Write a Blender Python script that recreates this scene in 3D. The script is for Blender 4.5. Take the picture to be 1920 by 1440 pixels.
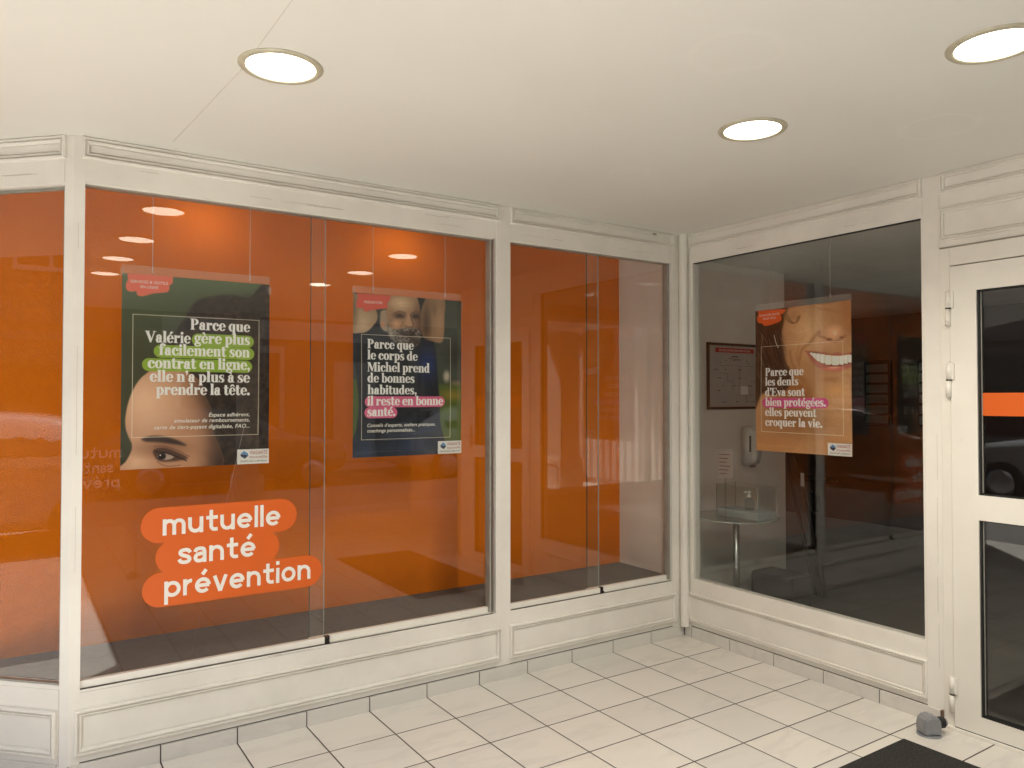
import bpy, bmesh, math, random
import numpy as np
from mathutils import Vector, Matrix
random.seed(7); RNG = np.random.default_rng(11)
R = math.radians
for o in list(bpy.data.objects): bpy.data.objects.remove(o)
SC = bpy.context.scene
COL = SC.collection

# ------------------------------------------------------------------ camera, sky, sun, exposure
cd = bpy.data.cameras.new('camera'); CAM = bpy.data.objects.new('camera', cd); COL.objects.link(CAM)
cd.sensor_width = 36.0; cd.lens = 36.0*1423.03/1920; cd.clip_start = 0.05; cd.clip_end = 500
CAM.location = (-3.5132, -3.3693, 1.4675)
CAM.rotation_euler = (R(90+1.082), 0, R(-33.469))
SC.camera = CAM
SUN_SHIFT = Vector((0.62, 1.30, -2.49))           # the way sunlight travels
w = bpy.data.worlds.new('World'); SC.world = w; w.use_nodes = True
nt = w.node_tree; bg = nt.nodes['Background']
sky = nt.nodes.new('ShaderNodeTexSky'); sky.sky_type = 'NISHITA'; sky.sun_disc = False
sdir = -SUN_SHIFT.normalized()
sky.sun_elevation = math.asin(sdir.z); sky.sun_rotation = math.atan2(sdir.x, sdir.y)
sky.air_density = 1.0; sky.dust_density = 2.0
nt.links.new(sky.outputs[0], bg.inputs[0]); bg.inputs[1].default_value = 0.10
sl = bpy.data.lights.new('sun', 'SUN'); so = bpy.data.objects.new('sun', sl); COL.objects.link(so)
sl.energy = 4.9; sl.angle = R(0.5); sl.color = (1.0, 0.955, 0.88)
so.rotation_euler = SUN_SHIFT.to_track_quat('-Z', 'Y').to_euler(); so.location = (-8, -14, 20)
SC.view_settings.view_transform = 'Standard'; SC.view_settings.look = 'None'
SC.view_settings.exposure = 2.16; SC.view_settings.gamma = 1.0
SC.cycles.use_denoising = True; SC.cycles.max_bounces = 14; SC.cycles.diffuse_bounces = 8
SC.cycles.glossy_bounces = 6; SC.cycles.transparent_max_bounces = 24
SC.cycles.caustics_reflective = False; SC.cycles.caustics_refractive = False
SC.cycles.sample_clamp_indirect = 8.0

# ------------------------------------------------------------------ helpers: objects
def link(o, parent=None):
    COL.objects.link(o)
    if parent is not None: o.parent = parent
    return o
def props(o, label, cat, group=None, kind=None):
    if label: o['label'] = label
    if cat: o['category'] = cat
    if group: o['group'] = group
    if kind: o['kind'] = kind
    return o
def thing(name, label, cat, loc=(0, 0, 0), rz=0.0, group=None):
    o = bpy.data.objects.new(name, None); o.empty_display_size = 0.1
    link(o); o.location = loc; o.rotation_euler = (0, 0, rz)
    return props(o, label, cat, group)
def inv(o):
    return Matrix.Translation(o.location) @ o.rotation_euler.to_matrix().to_4x4()
class MB:
    """collects shapes in a bmesh; mats picks the slot"""
    def __init__(s): s.bm = bmesh.new(); s.slot = 0
    def face(s, pts):
        f = s.bm.faces.new([s.bm.verts.new(p) for p in pts]); f.material_index = s.slot; return f
    def hexa(s, P, bev=0.0):
        bm2 = bmesh.new(); v = [bm2.verts.new(p) for p in P]
        for q in ((0,3,2,1),(4,5,6,7),(0,1,5,4),(1,2,6,5),(2,3,7,6),(3,0,4,7)): bm2.faces.new([v[i] for i in q])
        bmesh.ops.recalc_face_normals(bm2, faces=bm2.faces)
        if bev > 0: bmesh.ops.bevel(bm2, geom=list(bm2.edges), offset=bev, segments=2, affect='EDGES', profile=0.5)
        s.merge(bm2)
    def merge(s, bm2):
        mp = {v: s.bm.verts.new(v.co) for v in bm2.verts}
        for f in bm2.faces:
            try:
                g = s.bm.faces.new([mp[v] for v in f.verts]); g.material_index = s.slot; g.smooth = f.smooth
            except ValueError: pass
        bm2.free()
    def box(s, a, b, bev=0.0):
        x0, y0, z0 = (min(a[i], b[i]) for i in range(3)); x1, y1, z1 = (max(a[i], b[i]) for i in range(3))
        s.hexa([(x0,y0,z0),(x1,y0,z0),(x1,y1,z0),(x0,y1,z0),(x0,y0,z1),(x1,y0,z1),(x1,y1,z1),(x0,y1,z1)], bev)
    def prism(s, poly, z0, z1):
        bm2 = bmesh.new(); n = len(poly)
        a = [bm2.verts.new((p[0], p[1], z0)) for p in poly]; b = [bm2.verts.new((p[0], p[1], z1)) for p in poly]
        bm2.faces.new(a[::-1]); bm2.faces.new(b)
        for i in range(n): bm2.faces.new([a[i], a[(i+1) % n], b[(i+1) % n], b[i]])
        bmesh.ops.recalc_face_normals(bm2, faces=bm2.faces); s.merge(bm2)
    def tube(s, p, q, r, n=16, r2=None, cap=True):
        p, q = Vector(p), Vector(q); d = (q-p).normalized(); u = d.orthogonal().normalized(); v = d.cross(u)
        r2 = r if r2 is None else r2
        bm2 = bmesh.new()
        A = [bm2.verts.new(p+(u*math.cos(t)+v*math.sin(t))*r) for t in [2*math.pi*i/n for i in range(n)]]
        B = [bm2.verts.new(q+(u*math.cos(t)+v*math.sin(t))*r2) for t in [2*math.pi*i/n for i in range(n)]]
        for i in range(n): bm2.faces.new([A[i], A[(i+1) % n], B[(i+1) % n], B[i]]).smooth = True
        if cap: bm2.faces.new(A[::-1]); bm2.faces.new(B)
        bmesh.ops.recalc_face_normals(bm2, faces=bm2.faces); s.merge(bm2)
    def lathe(s, prof, c=(0,0,0), n=40, ax='z'):
        bm2 = bmesh.new(); rings = []
        for r, h in prof:
            ring = []
            for i in range(n):
                t = 2*math.pi*i/n; x, y = r*math.cos(t), r*math.sin(t)
                co = (x, y, h) if ax == 'z' else ((h, x, y) if ax == 'x' else (x, h, y))
                ring.append(bm2.verts.new((co[0]+c[0], co[1]+c[1], co[2]+c[2])))
            rings.append(ring)
        for a, b in zip(rings, rings[1:]):
            for i in range(n): bm2.faces.new([a[i], a[(i+1) % n], b[(i+1) % n], b[i]]).smooth = True
        bm2.faces.new(rings[0][::-1]); bm2.faces.new(rings[-1])
        bmesh.ops.recalc_face_normals(bm2, faces=bm2.faces); s.merge(bm2)
    def build(s, name, mats, parent=None, local=False):
        """vertices are world coordinates unless local; parented meshes are moved into the parent's space"""
        me = bpy.data.meshes.new(name)
        if parent is not None and not local:
            chain = []; p = parent
            while p is not None: chain.append(p); p = p.parent
            M = Matrix.Identity(4)
            for q in reversed(chain): M = M @ inv(q)
            bmesh.ops.transform(s.bm, matrix=M.inverted(), verts=s.bm.verts)
        s.bm.to_mesh(me); s.bm.free()
        for m in (mats if isinstance(mats, (list, tuple)) else [mats]): me.materials.append(m)
        return link(bpy.data.objects.new(name, me), parent)
def copy_tree(o, parent=None):
    c = o.copy(); COL.objects.link(c); c.parent = parent
    for ch in [x for x in bpy.data.objects if x.parent is o]: copy_tree(ch, c)
    return c
FONTCACHE = {}
def text_bm(body, x0, z0, width=None, size=0.1, offset=0.0, shear=0.0, align='LEFT', depth=0.0):
    """lettering as a flat mesh in local x,z (y = 0, facing -y)"""
    cu = bpy.data.curves.new('lettering', 'FONT'); cu.body = body; cu.size = 1.0
    cu.offset = offset; cu.shear = shear; cu.fill_mode = 'FRONT'; cu.resolution_u = 6; cu.space_character = 1.04
    ob = bpy.data.objects.new('lettering', cu); COL.objects.link(ob)
    bpy.context.view_layer.update()
    me = bpy.data.meshes.new_from_object(ob.evaluated_get(bpy.context.evaluated_depsgraph_get()))
    bpy.data.objects.remove(ob); bpy.data.curves.remove(cu)
    xs = [v.co.x for v in me.vertices]; a, b = min(xs), max(xs)
    sx = width/(b-a) if width else size
    sz = size
    sh = {'LEFT': x0-a*sx, 'RIGHT': x0-b*sx, 'CENTER': x0-(a+b)/2*sx}[align]
    bm = bmesh.new(); bm.from_mesh(me); bpy.data.meshes.remove(me)
    for v in bm.verts: v.co = (v.co.x*sx+sh, 0.0, v.co.y*sz+z0)
    return bm

# ------------------------------------------------------------------ helpers: materials
def lin(c):
    return tuple((x/12.92 if x <= 0.04045 else ((x+0.055)/1.055)**2.4) for x in c)
def srgb(r, g, b): return lin((r/255, g/255, b/255))
class NT:
    def __init__(s, name):
        s.m = bpy.data.materials.new(name); s.m.use_nodes = True; s.t = s.m.node_tree
        s.b = s.t.nodes['Principled BSDF']; s.out = s.t.nodes['Material Output']
    def n(s, ty, **kw):
        x = s.t.nodes.new('ShaderNode'+ty)
        for k, v in kw.items():
            if k.startswith('i_'):
                k = k[2:]; x.inputs[int(k) if k.isdigit() else k.replace('_', ' ')].default_value = v
            else: setattr(x, k, v)
        return x
    def l(s, a, b): s.t.links.new(a, b)
    def coord(s, kind='Object', scale=None):
        c = s.n('TexCoord').outputs[kind]
        if scale is not None:
            mp = s.n('Mapping'); mp.inputs['Scale'].default_value = scale; s.l(c, mp.inputs[0]); return mp.outputs[0]
        return c
    def noise(s, scale, detail=3.0, rough=0.55, vec=None):
        x = s.n('TexNoise'); x.inputs['Scale'].default_value = scale; x.inputs['Detail'].default_value = detail
        x.inputs['Roughness'].default_value = rough
        s.l(vec if vec is not None else s.coord(), x.inputs['Vector']); return x.outputs[0]
    def ramp(s, fac, stops):
        r = s.n('ValToRGB'); e = r.color_ramp.elements
        while len(e) < len(stops): e.new(0.5)
        for el, (p, c) in zip(e, stops): el.position = p; el.color = (*c, 1.0) if len(c) == 3 else c
        s.l(fac, r.inputs[0]); return r.outputs[0]
    def mix(s, fac, a, b, blend='MIX'):
        x = s.n('Mix', data_type='RGBA', blend_type=blend)
        for sock, v in ((x.inputs[0], fac), (x.inputs[6], a), (x.inputs[7], b)):
            if hasattr(v, 'is_linked'): s.l(v, sock)
            elif isinstance(v, (int, float)): sock.default_value = v
            else: sock.default_value = (*v, 1.0)
        return x.outputs[2]
    def math(s, op, a, b=None, c=None):
        x = s.n('Math', operation=op)
        for i, v in enumerate((a, b, c)):
            if v is None: continue
            if hasattr(v, 'is_linked'): s.l(v, x.inputs[i])
            else: x.inputs[i].default_value = v
        return x.outputs[0]
    def bump(s, h, strength=0.2, dist=0.01):
        b = s.n('Bump'); b.inputs['Strength'].default_value = strength; b.inputs['Distance'].default_value = dist
        s.l(h, b.inputs['Height']); s.l(b.outputs[0], s.b.inputs['Normal']); return b
    def base(s, c):
        if hasattr(c, 'is_linked'): s.l(c, s.b.inputs['Base Color'])
        else: s.b.inputs['Base Color'].default_value = (*c, 1)
    def set(s, **kw):
        for k, v in kw.items(): s.b.inputs[k.replace('_', ' ')].default_value = v
        return s
def plain(name, col, rough=0.5, metal=0.0, var=0.06, scale=6.0, bump=0.0, bscale=60.0, spec=0.5):
    t = NT(name); n = t.noise(scale)
    lo = tuple(c*(1-var) for c in col); hi = tuple(min(1, c*(1+var)) for c in col)
    t.base(t.ramp(n, [(0.3, lo), (0.7, hi)])); t.set(Roughness=rough, Metallic=metal)
    t.b.inputs['Specular IOR Level'].default_value = spec
    if bump: t.bump(t.noise(bscale), bump, 0.004)
    return t.m
M = {}
# painted joinery: off-white gloss paint with grime and fine brush marks
t = NT('white_paint')
n1 = t.noise(2.2, 5, 0.6); n2 = t.noise(26, 4, 0.65)
st = t.noise(5.0, 6, 0.7, t.coord('Object', (1.0, 1.0, 9.0)))
c = t.ramp(n1, [(0.25, (0.70, 0.675, 0.62)), (0.55, (0.80, 0.78, 0.725)), (0.8, (0.83, 0.81, 0.76))])
c = t.mix(t.ramp(n2, [(0.66, (0, 0, 0)), (0.84, (0.6, 0.6, 0.6))]), c, (0.66, 0.63, 0.565))
c = t.mix(t.ramp(st, [(0.70, (0, 0, 0)), (0.86, (0.32, 0.32, 0.32))]), c, (0.58, 0.54, 0.47))
t.base(c); t.set(Roughness=0.42); t.bump(t.mix(0.35, t.noise(6, 3), t.noise(120, 2)), 0.10, 0.002); M['paint'] = t.m
t = NT('white_lacquer')
c = t.ramp(t.noise(3.0, 5, 0.6), [(0.3, (0.77, 0.745, 0.68)), (0.7, (0.82, 0.80, 0.745))])
c = t.mix(t.ramp(t.noise(38, 3, 0.7), [(0.68, (0, 0, 0)), (0.82, (0.5, 0.5, 0.5))]), c, (0.6, 0.56, 0.48))
t.base(c); t.set(Roughness=0.32); t.bump(t.noise(9, 3), 0.06, 0.003); M['lacquer'] = t.m
M['crack'] = plain('paint_crack', (0.36, 0.33, 0.28), 0.8)
M['alu'] = plain('sill_metal', (0.82, 0.80, 0.735), 0.34, 0.0, 0.04, 9)
M['channel'] = plain('grey_channel', (0.36, 0.36, 0.32), 0.45, 0.3, 0.1, 14)
M['gasket'] = plain('black_gasket', (0.012, 0.012, 0.012), 0.6)
# glass: clear sheet that mixes a mirror reflection by Fresnel (same on both faces)
def glass(name, tint=(0.93, 0.96, 0.94), ior=1.5, rough=0.0):
    t = NT(name); t.t.nodes.remove(t.b)
    geo = t.n('NewGeometry'); f = t.n('Fresnel')
    k = t.math('MULTIPLY_ADD', geo.outputs['Backfacing'], 1.0/ior-ior, ior); t.l(k, f.inputs['IOR'])
    tr = t.n('BsdfTransparent'); tr.inputs[0].default_value = (*tint, 1)
    gl = t.n('BsdfGlossy'); gl.inputs['Roughness'].default_value = rough; gl.inputs[0].default_value = (1, 1, 1, 1)
    mx = t.n('MixShader'); t.l(f.outputs[0], mx.inputs[0]); t.l(tr.outputs[0], mx.inputs[1]); t.l(gl.outputs[0], mx.inputs[2])
    t.l(mx.outputs[0], t.out.inputs[0]); return t.m
M['glass'] = glass('window_glass', (0.975, 0.98, 0.97), 1.42)
M['glass_b'] = glass('entrance_glass', (0.96, 0.965, 0.955), 1.46)
M['clear'] = glass('clear_plastic', (0.93, 0.93, 0.93), 1.45)
M['glass_edge'] = plain('cut_glass_edge', (0.045, 0.075, 0.062), 0.2)
M['glass_edge_light'] = plain('polished_glass_edge', (0.30, 0.36, 0.32), 0.2)
# floor tiles
def tile_mat(name, floor=True):
    t = NT(name); co = t.coord(); sep = t.n('SeparateXYZ'); t.l(co, sep.inputs[0])
    if floor:
        ax = t.math('DIVIDE', t.math('ADD', sep.outputs[0], 2.992+30*0.30), 0.30)
        ay = t.math('DIVIDE', t.math('ADD', sep.outputs[1], 40*0.2984), 0.2984)
        cell = t.n('CombineXYZ'); t.l(t.math('FLOOR', ax), cell.inputs[0]); t.l(t.math('FLOOR', ay), cell.inputs[1])
        wn = t.n('TexWhiteNoise', noise_dimensions='3D'); t.l(cell.outputs[0], wn.inputs['Vector'])
        off = t.n('VectorMath', operation='MULTIPLY_ADD'); t.l(wn.outputs['Color'], off.inputs[0]); off.inputs[1].default_value = (7, 7, 7); t.l(co, off.inputs[2])
        vec = off.outputs[0]; val = wn.outputs['Value']
    else: vec = co; val = t.noise(1.5)
    # soft marble veins running one way
    rot = t.n('Mapping'); rot.inputs['Rotation'].default_value = (0, 0, R(28)); rot.inputs['Scale'].default_value = (1.0, 3.4, 3.4); t.l(vec, rot.inputs[0])
    v1 = t.noise(1.7, 5, 0.55, rot.outputs[0])
    tint = t.ramp(val, [(0.0, (0.66, 0.64, 0.60)), (0.5, (0.72, 0.70, 0.655)), (1.0, (0.755, 0.72, 0.66))])
    c = t.mix(t.ramp(v1, [(0.50, (0, 0, 0)), (0.57, (0.30, 0.30, 0.30)), (0.60, (0, 0, 0))]), tint, (0.50, 0.485, 0.47))
    c = t.mix(t.ramp(t.noise(0.9, 4), [(0.35, (0.25, 0.25, 0.25)), (0.65, (0, 0, 0))]), c, (0.60, 0.57, 0.52))
    if floor:
        gx = t.math('ABSOLUTE', t.math('SUBTRACT', t.math('FRACT', t.math('ADD', ax, 0.5)), 0.5))
        gy = t.math('ABSOLUTE', t.math('SUBTRACT', t.math('FRACT', t.math('ADD', ay, 0.5)), 0.5))
        g = t.math('MINIMUM', gx, gy)
        m = t.math('LESS_THAN', g, 0.0098)
        c = t.mix(m, c, t.ramp(t.noise(12), [(0.3, (0.030, 0.024, 0.019)), (0.75, (0.075, 0.06, 0.048))]))
        h = t.ramp(g, [(0.006, (0, 0, 0)), (0.022, (1, 1, 1))])
        t.bump(h, 0.5, 0.003)
        t.l(t.math('MULTIPLY_ADD', m, 0.5, t.math('MULTIPLY_ADD', t.noise(5, 4), 0.16, 0.24)), t.b.inputs['Roughness'])
    else: t.set(Roughness=0.3)
    if not floor: c = t.mix(0.22, c, (0.50, 0.49, 0.475))
    t.base(c); return t.m
M['tile'] = tile_mat('marbled_floor_tile'); M['skirt_tile'] = tile_mat('marbled_skirting_tile', False)
M['grout'] = plain('dark_grout', (0.05, 0.041, 0.033), 0.9)
# ceiling: rolled paint, old round repairs and faint streaks (surface relief, not light)
t = NT('ceiling_paint'); co = t.coord()
c = t.ramp(t.noise(0.8, 5, 0.6), [(0.3, (0.715, 0.715, 0.67)), (0.7, (0.76, 0.76, 0.715))])
c = t.mix(t.ramp(t.noise(70, 3, 0.8), [(0.72, (0, 0, 0)), (0.8, (0.35, 0.35, 0.35))]), c, (0.62, 0.58, 0.5))
h = t.math('MULTIPLY', t.noise(140, 3, 0.7), 0.5)
for (px, py, pr) in ((-1.737, -1.881, 0.13), (-1.176, -0.80, 0.085), (-0.609, -1.887, 0.13)):
    d = t.n('VectorMath', operation='DISTANCE'); d.inputs[1].default_value = (px, py, 2.486)
    wob = t.math('MULTIPLY_ADD', t.noise(14, 3), 0.06, -0.03); t.l(co, d.inputs[0])
    ring = t.math('ABSOLUTE', t.math('SUBTRACT', t.math('ADD', d.outputs['Value'], wob), pr))
    k = t.ramp(ring, [(0.0, (0.8, 0.8, 0.8)), (0.022, (0, 0, 0))])
    h = t.math('ADD', h, t.math('MULTIPLY', k, 1.0)); c = t.mix(t.math('MULTIPLY', k, 0.20), c, (0.87, 0.85, 0.80))
h = t.math('ADD', h, t.math('MULTIPLY', t.noise(3.2, 4, 0.6), 2.0))
t.base(c); t.set(Roughness=0.55); t.bump(h, 0.22, 0.004); M['ceiling'] = t.m
M['ring'] = plain('brushed_olive_metal', (0.50, 0.47, 0.36), 0.42, 0.15, 0.10, 20)
def emit(name, col, s):
    t = NT(name); t.base(col); t.b.inputs['Emission Color'].default_value = (*col, 1); t.b.inputs['Emission Strength'].default_value = s
    t.set(Roughness=0.4); return t.m
M['lamp'] = emit('lit_diffuser', (1.0, 0.90, 0.72), 2.3)
# orange wall covering with a faint woven herringbone relief
t = NT('orange_wall_covering'); co = t.coord(); sep = t.n('SeparateXYZ'); t.l(co, sep.inputs[0])
u = t.math('MULTIPLY', sep.outputs[0], 16.0); zz = t.math('ABSOLUTE', t.math('SUBTRACT', t.math('FRACT', u), 0.5))
wv = t.math('SINE', t.math('MULTIPLY', t.math('ADD', t.math('MULTIPLY', sep.outputs[2], 1.0), t.math('MULTIPLY', zz, 0.055)), 900.0))
hh = t.math('ADD', t.math('MULTIPLY', wv, 0.5), t.noise(220, 2))
c = t.ramp(t.noise(3.5, 4), [(0.3, (0.77, 0.185, 0.004)), (0.7, (0.81, 0.205, 0.005))])
t.base(c); t.set(Roughness=0.75); t.b.inputs['Specular IOR Level'].default_value = 0.12; t.bump(hh, 0.5, 0.004); M['orange_wall'] = t.m
M['ledge'] = plain('grey_ledge_cloth', (0.115, 0.105, 0.095), 0.9, 0, 0.12, 30, 0.3, 300)
M['plaster'] = plain('grey_white_plaster', (0.76, 0.735, 0.69), 0.85, 0, 0.05, 3, 0.15, 90)
M['plaster_in'] = plain('pale_grey_partition', (0.76, 0.73, 0.67), 0.8, 0, 0.05, 3, 0.1, 90)
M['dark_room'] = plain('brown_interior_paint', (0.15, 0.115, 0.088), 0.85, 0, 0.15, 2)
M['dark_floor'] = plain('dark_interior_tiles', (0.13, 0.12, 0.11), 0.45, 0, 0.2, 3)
M['orange_vinyl'] = plain('orange_vinyl', (0.66, 0.112, 0.006), 0.45, 0, 0.03, 3)
M['white_vinyl'] = plain('white_vinyl', (0.80, 0.78, 0.74), 0.5, 0, 0.02, 3)
M['ghost_vinyl'] = plain('frosted_vinyl', (0.86, 0.84, 0.80), 0.6, 0, 0.02, 3)
t = NT('black_bristle_mat'); t.base(t.ramp(t.noise(150, 4, 0.8), [(0.42, (0.008, 0.0075, 0.007)), (0.62, (0.050, 0.047, 0.042))])); t.set(Roughness=0.95); t.bump(t.noise(260, 2), 0.9, 0.006); M['mat'] = t.m
M['grey_plastic'] = plain('grey_cast_metal', (0.27, 0.28, 0.30), 0.45, 0.2, 0.10, 25)
M['rubber'] = plain('black_rubber', (0.014, 0.014, 0.014), 0.7)
M['steel'] = plain('worn_steel', (0.45, 0.45, 0.44), 0.3, 0.9, 0.15, 40)
M['dark_metal'] = plain('dark_bronze_metal', (0.03, 0.024, 0.02), 0.4, 0.4)
M['paper'] = plain('white_paper', (0.74, 0.73, 0.70), 0.8, 0, 0.02)
M['red_print'] = plain('red_print', (0.42, 0.02, 0.022), 0.6)
M['ink'] = plain('dark_ink', (0.03, 0.03, 0.032), 0.7)
M['white_plastic'] = plain('white_plastic', (0.78, 0.77, 0.74), 0.3, 0, 0.02)
M['wire'] = plain('nylon_wire', (0.62, 0.58, 0.50), 0.35)
M['logo_red'] = plain('logo_red', (0.36, 0.045, 0.04), 0.6)
M['logo_blue'] = plain('logo_blue', (0.10, 0.27, 0.52), 0.5)
M['logo_navy'] = plain('logo_navy', (0.012, 0.025, 0.07), 0.5)
M['badge'] = plain('coral_badge_print', (0.55, 0.105, 0.065), 0.55)
M['badge_o'] = plain('orange_badge_print', (0.60, 0.10, 0.02), 0.55)
def vcol(name):
    t = NT(name); a = t.n('Attribute'); a.attribute_name = 'print'; t.base(a.outputs['Color'])
    t.set(Roughness=0.38); t.b.inputs['Specular IOR Level'].default_value = 0.35; return t.m
M['print'] = vcol('printed_poster_paper')

# ------------------------------------------------------------------ wall frames of reference
class Wall:
    def __init__(s, o, u, n): s.o, s.u, s.n = Vector(o), Vector(u), Vector(n)
    def p(s, u, z, d=0.0): q = s.o+s.u*u+s.n*d; return (q.x, q.y, z)
    def box(s, mb, u0, u1, z0, z1, d0, d1, bev=0.0):
        mb.hexa([s.p(u0,z0,d0), s.p(u1,z0,d0), s.p(u1,z0,d1), s.p(u0,z0,d1), s.p(u0,z1,d0), s.p(u1,z1,d0), s.p(u1,z1,d1), s.p(u0,z1,d1)], bev)
    def moulding(s, mb, u0, u1, z0, z1, prof):
        """mitred panel moulding: rings of (inset, height) closed by a flat field"""
        bm2 = bmesh.new(); rings = []
        for i, h in prof:
            rings.append([bm2.verts.new(s.p(a, b, h)) for a, b in ((u0+i, z0+i), (u1-i, z0+i), (u1-i, z1-i), (u0+i, z1-i))])
        for a, b in zip(rings, rings[1:]):
            for k in range(4): bm2.faces.new([a[k], a[(k+1) % 4], b[(k+1) % 4], b[k]])
        f = bm2.faces.new(rings[-1]); bmesh.ops.recalc_face_normals(bm2, faces=bm2.faces)
        f.normal_update()
        if f.normal.dot(s.n) < 0:
            for q in bm2.faces: q.normal_flip()
        mb.merge(bm2)
r2 = math.sqrt(0.5)
WA = Wall((0, 0, 0), (-1, 0, 0), (0, -1, 0))            # long display wall, u to the left
WB = Wall((0, 0, 0), (0, -1, 0), (-1, 0, 0))            # entrance wall, u towards the street
WD = Wall((-3.318, 0, 0), (-r2, r2, 0), (-r2, -r2, 0))  # chamfered end, u away
H = 2.486
BIG = [(0, -0.002), (0.0, 0.014), (0.003, 0.018), (0.009, 0.019), (0.0105, 0.008), (0.0155, 0.008), (0.017, 0.017), (0.023, 0.015), (0.0255, 0.007), (0.0275, 0.0015), (0.0295, 0.0015), (0.0305, 0.005)]
SMALL = [(0, -0.002), (0.0, 0.011), (0.003, 0.014), (0.008, 0.014), (0.0095, 0.006), (0.0135, 0.006), (0.015, 0.012), (0.020, 0.010), (0.0225, 0.0015), (0.0242, 0.0015), (0.0252, 0.004)]
BAND = [(0, -0.002), (0.0, 0.008), (0.003, 0.010), (0.010, 0.010), (0.013, 0.005), (0.017, 0.005), (0.020, 0.002)]

# ------------------------------------------------------------------ setting: floor, ceiling, street
mb = MB(); mb.face([(-3.62, -6.4, 0), (5.0, -6.4, 0), (5.0, 0.0, 0), (-3.318, 0.0, 0), (-3.62, 0.302, 0)])
fl = mb.build('entrance_floor', M['tile']); fl['kind'] = 'structure'
SOF = [(-3.63, -6.2), (9, -6.2), (9, 7), (-9, 7), (-9, 2.77), (-3.63, -2.6)]
mb = MB(); mb.prism(SOF, H, H+0.30)
ce = mb.build('ceiling', M['ceiling']); ce['kind'] = 'structure'
mb = MB()
pts = [(-2.918, -2.45), (-2.922, -1.456), (-2.926, -0.972), (-2.955, -0.55), (-2.984, -0.133)]
for a, b in zip(pts, pts[1:]):
    mb.hexa([(a[0]-0.0009, a[1], H-0.0012), (a[0]+0.0009, a[1], H-0.0012), (b[0]+0.0007, b[1], H-0.0012), (b[0]-0.0007, b[1], H-0.0012),
             (a[0]-0.0009, a[1], H+0.002), (a[0]+0.0009, a[1], H+0.002), (b[0]+0.0007, b[1], H+0.002), (b[0]-0.0007, b[1], H+0.002)])
sm = mb.build('ceiling_joint', plain('ceiling_joint_line', (0.58, 0.54, 0.47), 0.9)); sm['kind'] = 'structure'
M['asphalt'] = plain('asphalt', (0.16, 0.155, 0.15), 0.9, 0, 0.25, 25, 0.4, 120)
t = NT('pavement_concrete')
c = t.ramp(t.noise(1.2, 6, 0.65), [(0.3, (0.36, 0.345, 0.32)), (0.7, (0.46, 0.44, 0.405))]); t.base(c); t.set(Roughness=0.9); t.bump(t.noise(80), 0.3, 0.004); M['concrete'] = t.m
M['kerb'] = plain('granite_kerb', (0.40, 0.38, 0.35), 0.85, 0, 0.15, 40)
mb = MB(); mb.face([(-120, -120, -0.135), (120, -120, -0.135), (120, 120, -0.135), (-120, 120, -0.135)])
mb.build('road', M['asphalt'])['kind'] = 'structure'
mb = MB(); mb.prism([(-4.75, -8.6), (9.5, -8.6), (9.5, 20), (-4.75, 20)], -0.13, -0.006)
mb.build('pavement', M['concrete'])['kind'] = 'structure'
mb = MB(); mb.box((-4.95, -8.8, -0.13), (-4.75, 20, -0.004), 0.012); mb.box((-4.74, -8.8, -0.13), (9.5, -8.6, -0.004), 0.012)
mb.build('kerb', M['kerb'])['kind'] = 'structure'
mb = MB(); mb.prism([(-16, -18), (-11.4, -18), (-11.4, 24), (-16, 24)], -0.132, -0.01)
mb.prism([(-11.39, -20), (16, -20), (16, -11.6), (-11.39, -11.6)], -0.132, -0.011)
mb.build('far_pavement', M['concrete'])['kind'] = 'structure'

# ------------------------------------------------------------------ long display wall (A)
A = thing('shopfront_wall', 'long white panelled display wall with two wide windows and an orange backdrop behind the glass', 'wall')
def rail_cracks(W, mb, u0, u1, z, n):
    mb.slot = 1
    for i in range(n):
        a = random.uniform(u0, u1-0.15); L = random.uniform(0.05, 0.22); zz = z+random.uniform(-0.004, 0.004)
        W.box(mb, a, min(u1, a+L), zz, zz+random.choice((0.0006, 0.0008, 0.0011)), -0.001, 0.0006)
    mb.slot = 0
mb = MB(); WA.box(mb, 0.106, 3.278, 2.312, H, -0.06, 0.0); rail_cracks(WA, mb, 0.15, 1.27, 2.348, 5); rail_cracks(WA, mb, 1.42, 3.2, 2.345, 9)
rail_cracks(WA, mb, 1.42, 3.2, 2.385, 3)
mb.slot = 1; WA.box(mb, 0.238, 0.266, 2.4905-0.028, 2.4905-0.02, 0.0, 0.0145); mb.slot = 0
mb.build('head_rail', [M['paint'], M['crack']], A)
mb = MB(); WA.box(mb, 0.106, 3.278, 0.066, 0.346, -0.06, 0.0); rail_cracks(WA, mb, 1.42, 3.2, 0.338, 4)
mb.slot = 2; WA.box(mb, 1.40, 3.282, 0.3456, 0.3464, -0.02, 0.0007); WA.box(mb, 0.11, 1.29, 0.3456, 0.3464, -0.02, 0.0007); WA.box(mb, 2.3, 3.278, 0.3344, 0.3349, -0.002, 0.0007); mb.slot = 0
mb.build('base_rail', [M['paint'], M['crack'], plain('seam_shadow_gap', (0.15, 0.135, 0.115), 0.9)], A)
for (u0, u1) in ((0.086, 1.298), (1.366, 3.290)):
    mb = MB(); WA.moulding(mb, u0, u1, 2.398, 2.4852, BIG if u1 > 2 else SMALL); mb.build('head_panel', M['paint'], A)
    mb = MB(); WA.moulding(mb, u0-0.006, u1+0.006, 0.098, 0.272, BIG); mb.build('base_panel', M['paint'], A)
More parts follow.
